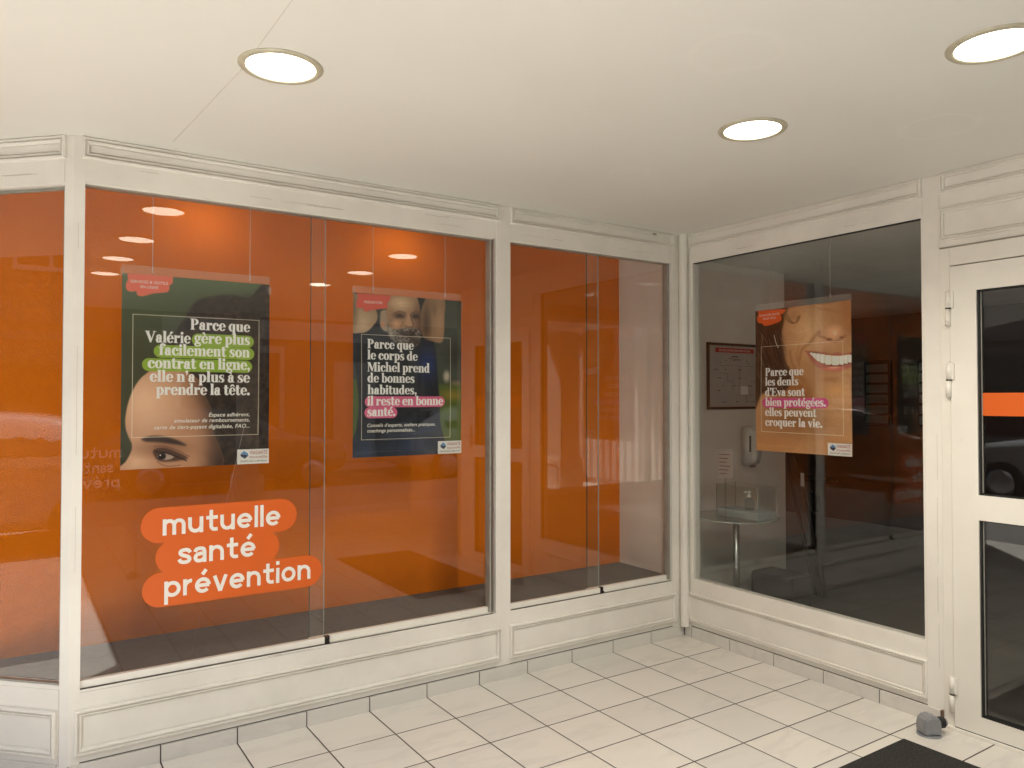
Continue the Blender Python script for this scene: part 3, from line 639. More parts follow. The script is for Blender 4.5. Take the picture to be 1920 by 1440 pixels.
# heavy high-contrast roman letters as add / cut shapes (x-height .5)
def r_(a, b, c, d): return ('r', a, b, c, d, 1)
def R_(a, b, c, d): return ('r', a, b, c, d, 0)
def e_(a, b, c, d): return ('e', a, b, c, d, 1)
def E_(a, b, c, d): return ('e', a, b, c, d, 0)
def p_(*p): return ('p', p, 1)
_o = [e_(.25, .25, .235, .26), E_(.25, .25, .085, .228)]
_n = lambda x=0, L=.06: [e_(x+.345, .335, .145, .175), E_(x+.275, .30, .082, .165), R_(x+.0, -.02, x+.345, .30)]
SER = {
 'P': ([e_(.30, .52, .25, .20), E_(.29, .52, .105, .172), R_(0, .3, .2, .74), r_(.08, 0, .235, .72), r_(.02, .69, .32, .72), r_(.02, 0, .31, .03)], .60),
 'a': ([e_(.225, .35, .165, .16), E_(.18, .33, .105, .125), R_(0, 0, .235, .31), e_(.115, .375, .068, .065), e_(.175, .15, .155, .165), E_(.215, .155, .06, .125), r_(.235, .04, .38, .36), r_(.30, 0, .455, .035)], .47),
 'r': ([r_(.065, 0, .21, .5), e_(.345, .415, .08, .08), p_((.2, .36), (.34, .47), (.34, .5), (.2, .43)), r_(.01, .47, .1, .5), r_(.01, 0, .27, .03)], .44),
 'c': ([e_(.24, .25, .225, .26), E_(.28, .25, .115, .222), R_(.30, .16, .52, .36), e_(.365, .37, .075, .075)], .45),
 'e': ([e_(.24, .25, .225, .26), E_(.255, .25, .09, .225), r_(.15, .25, .44, .28), R_(.33, .12, .52, .248)], .47),
 'q': ([e_(.23, .25, .215, .26), E_(.25, .25, .085, .225), R_(.31, -.05, .5, .55), r_(.30, -.22, .445, .5), r_(.24, -.22, .51, -.19)], .52),
 'u': ([e_(.235, .15, .175, .16), E_(.285, .175, .08, .145), R_(.19, .15, .36, .52), r_(.06, .14, .205, .5), r_(.335, 0, .48, .5), r_(.005, .47, .1, .5), r_(.27, .47, .4, .5), r_(.45, 0, .54, .03)], .55),
 'V': ([p_((.04, .72), (.21, .72), (.42, .17), (.36, -.01), (.33, -.01)), p_((.60, .72), (.64, .72), (.38, -.01), (.345, -.01)), r_(0, .69, .28, .72), r_(.52, .69, .72, .72)], .70),
 'l': ([r_(.065, 0, .21, .76), r_(.01, .73, .1, .76), r_(.01, 0, .265, .03)], .275),
 'i': ([r_(.065, 0, .21, .5), e_(.135, .655, .085, .085), r_(.01, .47, .1, .5), r_(.01, 0, .265, .03)], .275),
 'g': ([e_(.21, .33, .18, .175), E_(.21, .33, .07, .148), e_(.23, -.09, .21, .13), E_(.24, -.095, .14, .07), p_((.07, .14), (.12, .17), (.3, .07), (.42, .02), (.42, -.09), (.1, .03)), e_(.405, .455, .06, .055)], .46),
 'p': ([e_(.29, .25, .215, .26), E_(.27, .25, .085, .225), R_(0, -.05, .2, .55), r_(.07, -.22, .215, .5), r_(.01, .47, .1, .5), r_(.01, -.22, .28, -.19)], .53),
 's': ([e_(.20, .365, .17, .145), E_(.245, .39, .085, .085), R_(.27, .26, .5, .46), e_(.20, .135, .175, .145), E_(.155, .11, .09, .085), R_(-.02, .04, .13, .25), p_((.03, .40), (.08, .28), (.30, .13), (.375, .12), (.34, .22), (.15, .36)), r_(.315, .34, .34, .5), r_(.03, 0, .055, .16)], .40),
 'f': ([e_(.245, .60, .17, .165), E_(.285, .585, .075, .14), R_(.2, .3, .5, .58), r_(.075, 0, .22, .6), r_(.0, .46, .34, .5), e_(.345, .665, .072, .072), r_(.01, 0, .29, .03)], .36),
 'm': ([*_n(0), *[]], .84),
 'n': ([*_n(0), r_(.345, 0, .49, .345), r_(.065, 0, .21, .5), r_(.01, .47, .1, .5), r_(.01, 0, .26, .03), r_(.295, 0, .54, .03)], .555),
 'o': (_o, .50),
 't': ([e_(.215, .085, .125, .095), E_(.265, .13, .05, .10), R_(.26, .12, .4, .45), r_(.075, .09, .22, .66), r_(0, .46, .34, .5)], .36),
 'd': ([e_(.23, .25, .215, .26), E_(.25, .25, .085, .225), R_(.31, -.05, .5, .55), r_(.30, .0, .445, .76), r_(.24, .73, .34, .76), r_(.4, 0, .51, .03)], .525),
 'b': ([e_(.29, .25, .215, .26), E_(.27, .25, .085, .225), R_(0, -.05, .2, .55), r_(.07, .0, .215, .76), r_(.01, .73, .1, .76)], .52),
 'h': ([*_n(0), r_(.345, 0, .49, .345), r_(.065, 0, .21, .76), r_(.01, .73, .1, .76), r_(.01, 0, .26, .03), r_(.295, 0, .54, .03)], .555),
 'v': ([p_((.03, .5), (.19, .5), (.335, .14), (.28, -.01), (.25, -.01)), p_((.41, .5), (.445, .5), (.30, -.01), (.265, -.01)), r_(0, .47, .24, .5), r_(.34, .47, .49, .5)], .49),
 'M': ([r_(.08, 0, .11, .72), p_((.05, .72), (.22, .72), (.46, .14), (.40, 0), (.38, 0)), p_((.60, .72), (.64, .72), (.42, .03), (.385, .03)), r_(.61, 0, .765, .72), r_(.01, .69, .2, .72), r_(.62, .69, .83, .72), r_(.01, 0, .18, .03), r_(.55, 0, .83, .03)], .85),
 'E': ([r_(.07, 0, .225, .72), r_(.02, .69, .55, .72), r_(.02, 0, .57, .03), r_(.2, .35, .40, .38), r_(.52, .55, .55, .72), r_(.54, 0, .57, .2), r_(.38, .26, .41, .47)], .61),
 ',': ([e_(.11, .075, .085, .085), p_((.19, .08), (.13, -.13), (.08, -.15), (.13, .02))], .22),
 '.': ([e_(.11, .075, .09, .09)], .22),
 "'": ([e_(.11, .665, .08, .08), p_((.185, .67), (.12, .46), (.08, .44), (.12, .61))], .20),
 '\u2019': ([e_(.11, .665, .08, .08), p_((.185, .67), (.12, .46), (.08, .44), (.12, .61))], .20),
 ' ': ([], .215)}
SER['m'] = ([e_(.345, .335, .145, .175), E_(.275, .30, .082, .165), e_(.625, .335, .145, .175), E_(.555, .30, .082, .165), R_(0, -.02, .345, .30), R_(.49, -.02, .625, .30), R_(.345, -.02, .5, .2),
             r_(.345, 0, .49, .345), r_(.625, 0, .77, .345), r_(.065, 0, .21, .5), r_(.01, .47, .1, .5), r_(.01, 0, .26, .03), r_(.295, 0, .53, .03), r_(.575, 0, .82, .03)], .835)
AC = {'é': ('e', [p_((.20, .55), (.29, .74), (.43, .70), (.26, .55))]), 'è': ('e', [p_((.26, .55), (.07, .70), (.20, .74), (.30, .55))]),
      'ê': ('e', [p_((.08, .56), (.2, .72), (.30, .72), (.42, .56), (.37, .56), (.25, .65), (.13, .56))]), 'à': ('a', [p_((.24, .55), (.05, .70), (.18, .74), (.28, .55))])}
for k, (b, extra) in AC.items(): SER[k] = (SER[b][0]+extra, SER[b][1])
SS = 3
def serif(art, body, zx0, zx1, zy, xh):
    """sets a line between two zoom x positions on the baseline zy (zoom px); xh = x-height as a share of the sheet's height"""
    (u0, v0), (u1, v1) = art.f(zx0, zy), art.f(zx1, zy); v0 = (v0+v1)/2
    tot = sum(SER[c][1] for c in body); em = (u1-u0)/tot; eh = xh/0.5
    Wd, Hd = PW*SS, PH*SS; x = u0; big = np.zeros((Hd, Wd), np.float32)
    for ch in body:
        ops, adv = SER[ch]
        if ops:
            ix0, ix1 = int(max(0, (x-0.06*em)*Wd)), int(min(Wd, (x+(adv+.1)*em)*Wd))+1
            iy0, iy1 = int(max(0, (v0-0.80*eh)*Hd)), int(min(Hd, (v0+.28*eh)*Hd))+1
            gy, gx = np.mgrid[iy0:iy1, ix0:ix1]; ex = ((gx+.5)/Wd-x)/em; ey = (v0-(gy+.5)/Hd)/eh
            msk = np.zeros(ex.shape, bool)
            for op in ops:
                if op[0] == 'r': q = (ex >= op[1]) & (ex <= op[3]) & (ey >= op[2]) & (ey <= op[4]); on = op[5]
                elif op[0] == 'e': q = ((ex-op[1])/op[3])**2+((ey-op[2])/op[4])**2 <= 1; on = op[5]
                else: q = inpoly([a for a, _ in op[1]], [b for _, b in op[1]], ex, ey); on = op[2]
                msk = (msk | q) if on else (msk & ~q)
            big[iy0:iy1, ix0:ix1] = np.maximum(big[iy0:iy1, ix0:ix1], msk)
        x += adv*em
    b2 = big.copy(); b2[:, 1:] = np.maximum(b2[:, 1:], big[:, :-1]); b2[:, :-1] = np.maximum(b2[:, :-1], big[:, 1:]); b2[:, 2:] = np.maximum(b2[:, 2:], big[:, :-2]); b2[1:] = np.maximum(b2[1:], b2[:-1].copy()); big = b2
    art.put(np.clip(big.reshape(PH, SS, PW, SS).mean((1, 3))*1.15, 0, 1), (250, 245, 234))
def pill(art, x0, x1, ymid, half, col, op=1.0):
    (u0, v), (u1, v2) = art.f(x0, ymid), art.f(x1, ymid); v = (v+v2)/2; hv = half; k = PH/PW*0.745/0.745
    au = hv*0.807/0.6   # same radius in metres
    uc = np.clip(UU, u0+au, u1-au); d = np.hypot((UU-uc)/au, (VV-v)/hv); art.put(np.clip((1-d)*hv*PH+0.5, 0, 1), col, op)
def frame_line(art, x0, y0, x1, y1):
    for a, b in (((x0[0], y0[0]), (x1[0], y0[1])), ((x1[0], y0[1]), (x1[1], y1[1])), ((x1[1], y1[1]), (x0[1], y1[0])), ((x0[1], y1[0]), (x0[0], y0[0]))):
        art.put(art.line([a, b], 1.3, 0.7, False), (225, 215, 195), 0.9)

# ---- poster one: forehead and eye against a dark green ground
a1 = Art([(65, 105), (1013, 185), (1005, 1332), (52, 1378)])
a1.fill((62, 62, 44))
a1.put(np.clip(1-VV*2.4, 0, 1), (78, 92, 64), 0.9); a1.put(np.clip((UU-0.1)*1.2, 0, 1)*np.clip(VV*2, 0, 1), (42, 35, 27), 0.9)
a1.put(blur(np.clip(fbm(1, 3, 2), 0, 2)/2, 9), (70, 82, 55), 0.25)
hair = a1.poly([(330, 745), (370, 560), (450, 430), (540, 300), (640, 262), (760, 250), (880, 268), (1060, 225), (1060, 1450), (560, 1450), (640, 1100), (600, 900), (470, 790)], 2.2)
a1.put(hair, (46, 36, 30), 0.96)
hn = fbm(5, 34, 4); a1.put(hair*np.clip(hn, 0, 2)/2, (72, 56, 46), 0.55); a1.put(hair*np.clip(-hn, 0, 2)/2, (22, 17, 14), 0.6)
rg = np.random.default_rng(3)
for i in range(46):
    x = 520+rg.random()*490; y = 245+rg.random()*90; s_ = 14+rg.random()*26; a0 = rg.random()*6.3
    a1.put(a1.line([(x+s_*math.cos(a0+k*.8)*(1-k*.08), y+s_*.8*math.sin(a0+k*.8)*(1-k*.08)) for k in range(6)], 1.0, 0.8), (40, 32, 26), 0.5)
skin = a1.poly([(242, 742), (185, 790), (138, 860), (105, 950), (88, 1040), (90, 1110), (108, 1165), (126, 1200), (130, 1240), (116, 1280), (90, 1325), (40, 1400), (300, 1440), (640, 1420), (715, 1330), (690, 1230), (650, 1120), (640, 1000), (600, 900), (560, 800), (440, 735)], 1.2)
a1.put(skin, (168, 122, 92))
a1.put(skin*a1.ell(210, 930, 330, 330, 0.9), (214, 172, 142), 0.95)
a1.put(skin*a1.ell(160, 1330, 170, 190, 0.9), (206, 164, 134), 0.8)
a1.put(skin*a1.poly([(500, 690), (490, 850), (560, 1020), (600, 1180), (600, 1440), (900, 1440), (900, 690)], 26), (116, 80, 58), 0.8)
a1.put(skin*a1.poly([(585, 690), (565, 860), (605, 1000), (640, 1140), (640, 1440), (900, 1440), (900, 690)], 19), (54, 38, 30), 0.97)
for i in range(150):
    y = 850+rg.random()*380; x = 560+(y-850)*.24+rg.random()*80; a1.put(skin*a1.line([(x, y), (x+26, y-10), (x+52, y-26)], 1.0, 0.8), (40, 29, 24), 0.35)
a1.put(skin*a1.ell(330, 1240, 250, 80, 0.95), (118, 80, 58), 0.8)
a1.put(skin*a1.ell(470, 1330, 170, 70, 0.9), (170, 124, 94), 0.7)
a1.put(skin*blur(np.clip(fbm(8, 8, 4), -2, 2)*.25+.5, 1), (190, 146, 116), 0.14)
a1.put(a1.poly([(185, 1180), (260, 1158), (350, 1165), (430, 1190), (482, 1222), (400, 1212), (300, 1200), (220, 1196)], 2.2), (44, 30, 24), 0.88)
a1.put(a1.poly([(262, 1262), (290, 1238), (345, 1236), (420, 1262), (490, 1300), (430, 1318), (340, 1326), (290, 1312)], 2.0), (62, 40, 31), 0.85)
a1.put(a1.poly([(290, 1292), (310, 1276), (350, 1274), (398, 1292), (372, 1310), (320, 1312)], 1.0), (170, 152, 138), 0.85)
a1.put(a1.ell(322, 1290, 30, 25, 0.3), (30, 20, 16)); a1.put(a1.ell(312, 1283, 6, 6, 0.5), (235, 232, 225))
a1.put(a1.line([(272, 1250), (300, 1262), (350, 1266), (410, 1288), (480, 1318)], 2.6, 1.2), (26, 17, 14), 0.95)
a1.put(a1.line([(268, 1226), (330, 1222), (420, 1250), (500, 1290)], 1.8, 1.6), (88, 58, 44), 0.8)
a1.put(a1.line([(290, 1325), (350, 1352), (440, 1345)], 2.2, 2.2), (104, 70, 52), 0.7)
pill(a1, 515, 912, 546, 0.0335, (128, 156, 54)); pill(a1, 270, 915, 622, 0.0335, (128, 156, 54)); pill(a1, 194, 901, 706, 0.0335, (128, 156, 54))
XH1 = 0.0400
serif(a1, 'Parce que', 505, 888, 481, XH1); serif(a1, 'Valérie', 215, 508, 557, XH1); serif(a1, 'gère plus', 530, 888, 566, XH1)
serif(a1, 'facilement son', 303, 886, 645, XH1); serif(a1, 'contrat en ligne,', 230, 888, 727, XH1)
serif(a1, 'elle n\u2019a plus à se', 243, 886, 811, XH1); serif(a1, 'prendre la tête.', 283, 886, 894, XH1)
frame_line(a1, (136, 127), (372, 414), (945, 938), (1169, 1147))
bd = a1.poly([(100, 110), (104, 150), (92, 178), (94, 210), (120, 228), (158, 226), (164, 248), (200, 258), (270, 240), (352, 232), (370, 214), (372, 190), (392, 172), (392, 140), (388, 130)], 0.6)
a1.put(bd, (206, 98, 78))

# ---- poster two: bearded man with raised arms, dark shirt, lawn behind
a2 = Art([(92, 105), (900, 178), (895, 1312), (82, 1355)])
a2.fill((50, 54, 46))
a2.put(np.clip((UU-0.7)*5, 0, 1)*np.clip(1-np.abs(VV-0.30)*3, 0, 1), (84, 84, 74), 0.6)
a2.put(a2.ell(860, 570, 120, 160, 0.8), (30, 28, 22), 0.7)
a2.put(a2.poly([(720, 800), (920, 800), (920, 1400), (720, 1400)], 5, False), (72, 84, 30)); a2.put(a2.ell(830, 880, 120, 60, 0.9), (128, 102, 28), 0.8)
a2.put(a2.ell(790, 740, 34, 60, 0.7), (205, 190, 170), 0.7); a2.put(a2.ell(860, 790, 60, 30, 0.8), (150, 120, 95), 0.5)
a2.put(a2.poly([(60, 760), (150, 760), (150, 1400), (60, 1400)], 6, False), (70, 82, 34))
a2.put(a2.poly([(560, 120), (660, 120), (640, 420), (600, 420)], 5), (34, 38, 34))
body = a2.poly([(70, 390), (150, 405), (300, 300), (360, 420), (640, 420), (700, 500), (720, 700), (735, 900), (745, 1100), (770, 1200), (790, 1420), (70, 1420), (110, 1150), (130, 950), (110, 700), (80, 560)], 1.8)
a2.put(body, (27, 29, 34)); a2.put(body*a2.ell(650, 640, 130, 190, 0.9), (34, 48, 96), 0.85); a2.put(body*a2.ell(560, 1250, 260, 200, 0.9), (34, 46, 74), 0.75)
a2.put(body*a2.ell(180, 1320, 160, 200, 0.9), (46, 58, 84), 0.7); a2.put(body*np.clip(fbm(21, 5, 4, 1), 0, 2)/2, (52, 56, 68), 0.35)
for x in (250, 420, 560): a2.put(body*a2.line([(x, 900), (x+20, 1100), (x-30, 1400)], 9, 9), (14, 16, 22), 0.5)
la = a2.poly([(60, 100), (140, 130), (220, 200), (270, 250), (276, 310), (250, 350), (210, 392), (150, 412), (60, 380)], 1.2)
a2.put(la, (150, 124, 98)); a2.put(la*a2.ell(170, 330, 110, 130, 0.9), (186, 158, 128), 0.85); a2.put(la*a2.ell(90, 230, 50, 200, 0.9), (96, 78, 60), 0.8); a2.put(la*a2.ell(200, 200, 60, 60, 0.9), (70, 56, 44), 0.7)
ra = a2.poly([(640, 150), (772, 160), (776, 300), (772, 420), (755, 486), (690, 478), (625, 450), (600, 380), (598, 290), (616, 200)], 1.4)
a2.put(ra, (128, 98, 72)); a2.put(ra*a2.ell(740, 330, 70, 240, 0.9), (164, 128, 96), 0.8); a2.put(ra*a2.ell(640, 340, 46, 190, 0.9), (66, 46, 34), 0.85); a2.put(ra*a2.ell(700, 240, 30, 60, 0.9), (96, 74, 58), 0.6)
hd = a2.poly([(368, 120), (350, 190), (345, 260), (352, 340), (372, 420), (420, 470), (500, 500), (570, 470), (600, 400), (606, 340), (598, 280), (592, 220), (575, 160), (540, 120)], 1.2)
a2.put(a2.poly([(300, 250), (345, 245), (360, 380), (330, 400), (296, 350)], 2), (150, 132, 112)); a2.put(a2.ell(318, 345, 22, 34, 0.6), (176, 128, 100), 0.9)
a2.put(hd, (152, 118, 90)); a2.put(hd*a2.ell(450, 190, 110, 74, 0.95), (204, 174, 142), 0.95); a2.put(hd*a2.ell(600, 320, 74, 190, 0.95), (84, 54, 40), 0.95); a2.put(hd*a2.ell(380, 320, 40, 130, 0.9), (136, 104, 80), 0.6)
for y in (170, 195, 220): a2.put(a2.line([(400, y+18), (470, y), (550, y+12)], 1.2, 1.4), (150, 118, 90), 0.6)
a2.put(hd*a2.ell(442, 282, 66, 34, 0.85), (66, 44, 33), 0.95); a2.put(hd*a2.ell(562, 288, 54, 32, 0.85), (54, 36, 28), 0.95)
a2.put(a2.line([(405, 262), (440, 248), (485, 262)], 4, 2.2), (104, 80, 62), 0.9); a2.put(a2.line([(535, 262), (565, 252), (595, 266)], 4, 2.2), (92, 70, 54), 0.9)
a2.put(a2.line([(418, 292), (442, 284), (472, 294)], 2.4, 1), (28, 20, 16), 0.95); a2.put(a2.line([(542, 296), (565, 288), (588, 296)], 2.4, 1), (28, 20, 16), 0.95)
a2.put(a2.poly([(500, 270), (488, 330), (484, 352), (512, 366), (540, 354), (534, 320), (522, 270)], 2), (186, 144, 114), 0.6); a2.put(a2.line([(522, 275), (535, 325), (546, 350)], 5, 4), (92, 60, 44), 0.75); a2.put(a2.line([(484, 356), (512, 370), (542, 358)], 2.4, 1.6), (96, 60, 44), 0.85)
a2.put(hd*a2.ell(420, 345, 50, 40, 0.9), (204, 152, 122), 0.8); a2.put(a2.line([(470, 330), (446, 372), (440, 410)], 2.4, 2.2), (108, 74, 54), 0.7)
beard = a2.poly([(350, 330), (372, 372), (420, 392), (480, 376), (540, 374), (600, 392), (604, 440), (590, 490), (560, 520), (500, 530), (440, 500), (390, 470), (356, 420)], 2.6)
bn = fbm(33, 70, 3); a2.put(beard, (84, 74, 65), 0.95); a2.put(beard*np.clip(bn+.2, 0, 2)/1.8, (150, 142, 131), 0.65); a2.put(beard*np.clip(-bn, 0, 2)/1.6, (48, 40, 34), 0.7)
a2.put(beard*a2.ell(375, 400, 40, 90, 0.95), (182, 172, 158), 0.6); a2.put(a2.poly([(452, 412), (500, 404), (556, 412), (530, 440), (480, 440)], 2.4), (46, 26, 22), 0.95); a2.put(a2.line([(476, 418), (505, 416), (536, 419)], 1.4, 1), (150, 130, 115), 0.6)
a2.put(beard*a2.ell(560, 470, 60, 60, 0.9), (54, 44, 38), 0.7)
pill(a2, 176, 776, 930, 0.034, (194, 92, 126)); pill(a2, 173, 422, 1013, 0.034, (194, 92, 126))
XH2 = 0.0390
for tx, xa, xb, y in (('Parce que', 198, 548, 533), ('le corps de', 198, 577, 616), ('Michel prend', 198, 666, 706), ('de bonnes', 197, 553, 786), ('habitudes,', 197, 568, 874), ('il reste en bonne', 194, 764, 956), ('santé.', 194, 408, 1038)): serif(a2, tx, xa, xb, y, XH2)
frame_line(a2, (154, 150), (420, 454), (819, 815), (1218, 1193))
bd = a2.poly([(122, 112), (128, 150), (118, 180), (120, 214), (150, 226), (176, 228), (178, 250), (240, 240), (300, 232), (344, 228), (352, 206), (350, 180), (372, 166), (372, 140), (366, 132)], 0.6); a2.put(bd, (198, 84, 70))
a2.put(a2.line([(105, 1312), (440, 1298)], 1.2, .8, False), (110, 120, 140), 0.5); a2.put(a2.line([(105, 1326), (230, 1320)], 1.2, .8, False), (110, 120, 140), 0.5)

# ---- poster three: close view of a smile
a3 = Art([(468, 160), (1190, 100), (1192, 1264), (468, 1218)])
a3.fill((172, 128, 90))
n3 = fbm(41, 5, 5)
a3.put(a3.ell(860, 330, 200, 240, 0.95), (216, 174, 132), 0.9); a3.put(a3.ell(1040, 380, 130, 120, 0.9), (206, 154, 120), 0.85); a3.put(a3.ell(1100, 800, 240, 220, 0.95), (196, 150, 108), 0.8)
a3.put(a3.ell(760, 1000, 330, 190, 0.95), (108, 72, 44), 0.7); a3.put(a3.poly([(640, 560), (760, 620), (860, 700), (900, 860), (760, 900), (600, 760)], 14), (132, 82, 44), 0.75)
a3.put(a3.ell(600, 1160, 300, 120, 0.9), (160, 112, 70), 0.6); a3.put(np.clip(n3, 0, 2)/2, (206, 148, 94), 0.16); a3.put(np.clip(fbm(44, 60, 2), 0, 2)/2, (120, 76, 42), 0.10)
hr = a3.poly([(440, 140), (700, 120), (690, 220), (665, 340), (672, 460), (700, 560), (740, 640), (720, 740), (620, 800), (520, 790), (440, 900)], 4)
a3.put(hr, (52, 36, 26), 0.97); hn = fbm(47, 16, 4); a3.put(hr*np.clip(hn, 0, 2)/2, (96, 70, 50), 0.5)
a3.put(a3.poly([(600, 300), (660, 330), (690, 560), (560, 620), (510, 480)], 10), (34, 25, 24), 0.6)
for i in range(40):
    x = 480+rg.random()*190; y = 300+rg.random()*400; L = 60+rg.random()*110; k = rg.random()*0.5-0.2
    a3.put(a3.line([(x, y), (x+18+k*40, y+L*.4), (x+40+k*90, y+L)], 1.1, 0.8), (168, 132, 98) if i % 3 else (214, 190, 160), 0.45)
a3.put(a3.line([(610, 346), (622, 400), (640, 440)], 2.2, 1), (232, 222, 205), 0.9); a3.put(a3.line([(515, 340), (520, 380), (512, 420)], 1.4, 1), (200, 180, 150), 0.7)
for k in range(16):
    o_ = k*4.0; a3.put(a3.line([(672+o_*.5, 160), (690+o_, 220+o_*.4), (735+o_*.8, 262-o_*.2), (790-o_*.1, 255-o_*.6), (815-o_*.3, 205)], 1.3, 0.9), [(196, 150, 104), (92, 62, 40), (60, 42, 30)][k % 3], 0.65)
a3.put(a3.ell(765, 215, 60, 50, 0.95), (120, 84, 56), 0.3)
a3.put(a3.poly([(1090, 90), (1200, 90), (1200, 340), (1160, 370), (1140, 300)], 16), (150, 96, 58), 0.75)
a3.put(a3.ell(1065, 330, 80, 60, 0.9), (226, 170, 134), 0.8); a3.put(a3.ell(1072, 345, 22, 24, 0.9), (240, 208, 184), 0.5)
a3.put(a3.line([(960, 330), (950, 360), (985, 372), (1040, 398), (1075, 404), (1110, 390), (1150, 362)], 7, 7), (140, 86, 58), 0.6)
a3.put(a3.ell(1028, 388, 30, 13, 0.95), (86, 46, 32), 0.7); a3.put(a3.ell(1120, 376, 26, 11, 0.95), (86, 46, 32), 0.7)
a3.put(a3.line([(945, 330), (880, 410), (820, 460), (800, 540)], 10, 11), (142, 92, 58), 0.6); a3.put(a3.line([(800, 430), (780, 500), (800, 580)], 6, 7), (146, 96, 62), 0.5); a3.put(a3.line([(730, 470), (745, 560), (800, 650)], 8, 9), (124, 82, 52), 0.45)
for dy in (0, 22, 44): a3.put(a3.line([(700, 330+dy), (790, 350+dy*.8), (860, 330+dy*.6)], 1.8, 2), (160, 112, 72), 0.6)
for k in range(9): a3.put(a3.line([(690+k*6, 470+k*22), (712+k*9, 540+k*18), (770+k*9, 640+k*12)], 2.4, 2.6), (116, 76, 46) if k % 2 else (212, 168, 122), 0.42)
for k in range(6): a3.put(a3.line([(880+k*30, 130+k*5), (960+k*26, 160+k*6), (1040+k*20, 150+k*4)], 1.8, 2.0), (150, 102, 66), 0.5)
a3.put(a3.line([(700, 150), (800, 128), (900, 118), (1010, 120), (1100, 100)], 5, 5), (116, 78, 50), 0.6)
lip = a3.poly([(838, 466), (900, 474), (970, 480), (1040, 496), (1090, 488), (1140, 498), (1230, 480), (1230, 560), (1170, 606), (1100, 628), (1030, 628), (960, 610), (905, 566), (868, 508)], 1.6)
a3.put(lip, (164, 98, 82)); a3.put(lip*a3.ell(1050, 612, 150, 26, 0.9), (204, 124, 106), 0.85); a3.put(lip*a3.ell(1060, 600, 60, 8, 0.9), (236, 184, 166), 0.8)
mo = a3.poly([(868, 478), (930, 484), (1000, 500), (1060, 512), (1130, 512), (1230, 494), (1230, 552), (1150, 580), (1080, 588), (1010, 578), (940, 548), (895, 506)], 0.8)
a3.put(mo, (104, 58, 48))
tx = [880, 900, 928, 958, 994, 1046, 1102, 1138, 1166, 1196]
for i in range(len(tx)-1):
    a, b = tx[i]+.4, tx[i+1]-.4; c_ = (a+b)/2; top = 480+min(26, abs(c_-868)*.16); bot = 584-((c_-1075)/200)**2*62
    t_ = a3.poly([(a, top), (b, top+1), (b, bot-9), (b-4, bot-2), ((a+b)/2, bot), (a+4, bot-2), (a, bot-9)], 0.5, False)*np.clip(mo*1.3, 0, 1)
    a3.put(t_, (232, 222, 200)); a3.put(t_*a3.line([(b, top), (b, bot)], 1.2, 1.6, False), (150, 128, 104), 0.55); a3.put(t_*a3.ell(c_-4, (top+bot)/2-6, 12, 26, 0.9), (248, 242, 228), 0.7)
a3.put(mo*a3.poly([(850, 470), (1230, 470), (1230, 500), (1050, 512), (940, 492)], 3, False), (130, 60, 52), 0.35)
a3.put(a3.ell(1050, 690, 120, 30, 0.9), (150, 94, 54), 0.45); a3.put(a3.ell(1080, 770, 110, 60, 0.9), (214, 152, 92), 0.5)
pill(a3, 520, 1020, 862, 0.0345, (190, 74, 128))
XH3 = 0.0390
for txt, xa, xb, y in (('Parce que', 542, 832, 654), ('les dents', 542, 794, 728), ('d\u2019Eva sont', 542, 842, 808), ('bien protégées.', 542, 1000, 886), ('elles peuvent', 541, 928, 962), ('croquer la vie.', 541, 970, 1040)): serif(a3, txt, xa, xb, y, XH3)
frame_line(a3, (511, 511), (433, 402), (1128, 1127), (1075, 1107))
bd = a3.poly([(486, 160), (492, 190), (482, 210), (484, 240), (500, 254), (522, 256), (530, 270), (560, 274), (620, 258), (660, 240), (670, 214), (662, 196), (684, 180), (686, 152)], 0.6); a3.put(bd, (208, 88, 42))
a3.put(a3.line([(470, 1172), (745, 1194)], 1.2, .8, False), (214, 170, 120), 0.5); a3.put(a3.line([(470, 1184), (600, 1194)], 1.2, .8, False), (214, 170, 120), 0.5)

def sheet(name, art, parent, W_, H_, gain=1.0):
    nx, ny = PW+1, PH+1
    gx, gz = np.meshgrid(np.linspace(-W_/2, W_/2, nx), np.linspace(H_, 0, ny))
    # a hung sheet is never quite flat
    gy = 0.0016*np.sin(gx*9+gz*4)+0.0012*np.sin(gz*11+1.3)
    co = np.stack([gx, gy, gz], -1).reshape(-1, 3).astype(np.float32)
    idx = np.arange(nx*ny).reshape(ny, nx)
    q = np.stack([idx[1:, :-1], idx[1:, 1:], idx[:-1, 1:], idx[:-1, :-1]], -1).reshape(-1, 4).astype(np.int32)
    me = bpy.data.meshes.new(name); me.vertices.add(len(co)); me.vertices.foreach_set('co', co.ravel())
    me.loops.add(q.size); me.loops.foreach_set('vertex_index', q.ravel())
    me.polygons.add(len(q)); me.polygons.foreach_set('loop_start', np.arange(0, q.size, 4, dtype=np.int32)); me.polygons.foreach_set('loop_total', np.full(len(q), 4, np.int32))
    me.update(); me.validate()
    c = np.clip(art.c, 0, 1); c = np.where(c <= 0.04045, c/12.92, ((c+0.055)/1.055)**2.4); c = np.clip(c*gain, 0, 0.84)
    full = np.empty((ny, nx, 4), np.float32); full[..., 3] = 1
    full[:PH, :PW, :3] = c; full[PH, :PW, :3] = c[-1]; full[:PH, PW, :3] = c[:, -1]; full[PH, PW, :3] = c[-1, -1]
    at = me.color_attributes.new('print', 'FLOAT_COLOR', 'POINT'); at.data.foreach_set('color', full.ravel())
    me.materials.append(M['print']); me.polygons.foreach_set('use_smooth', np.ones(len(q), bool))
    ob = bpy.data.objects.new(name, me); return link(ob, parent)
t = NT('frosted_strip'); t.t.nodes.remove(t.b); trn = t.n('BsdfTransparent'); dif = t.n('BsdfDiffuse'); dif.inputs[0].default_value = (0.75, 0.72, 0.68, 1); mx = t.n('MixShader'); mx.inputs[0].default_value = 0.10
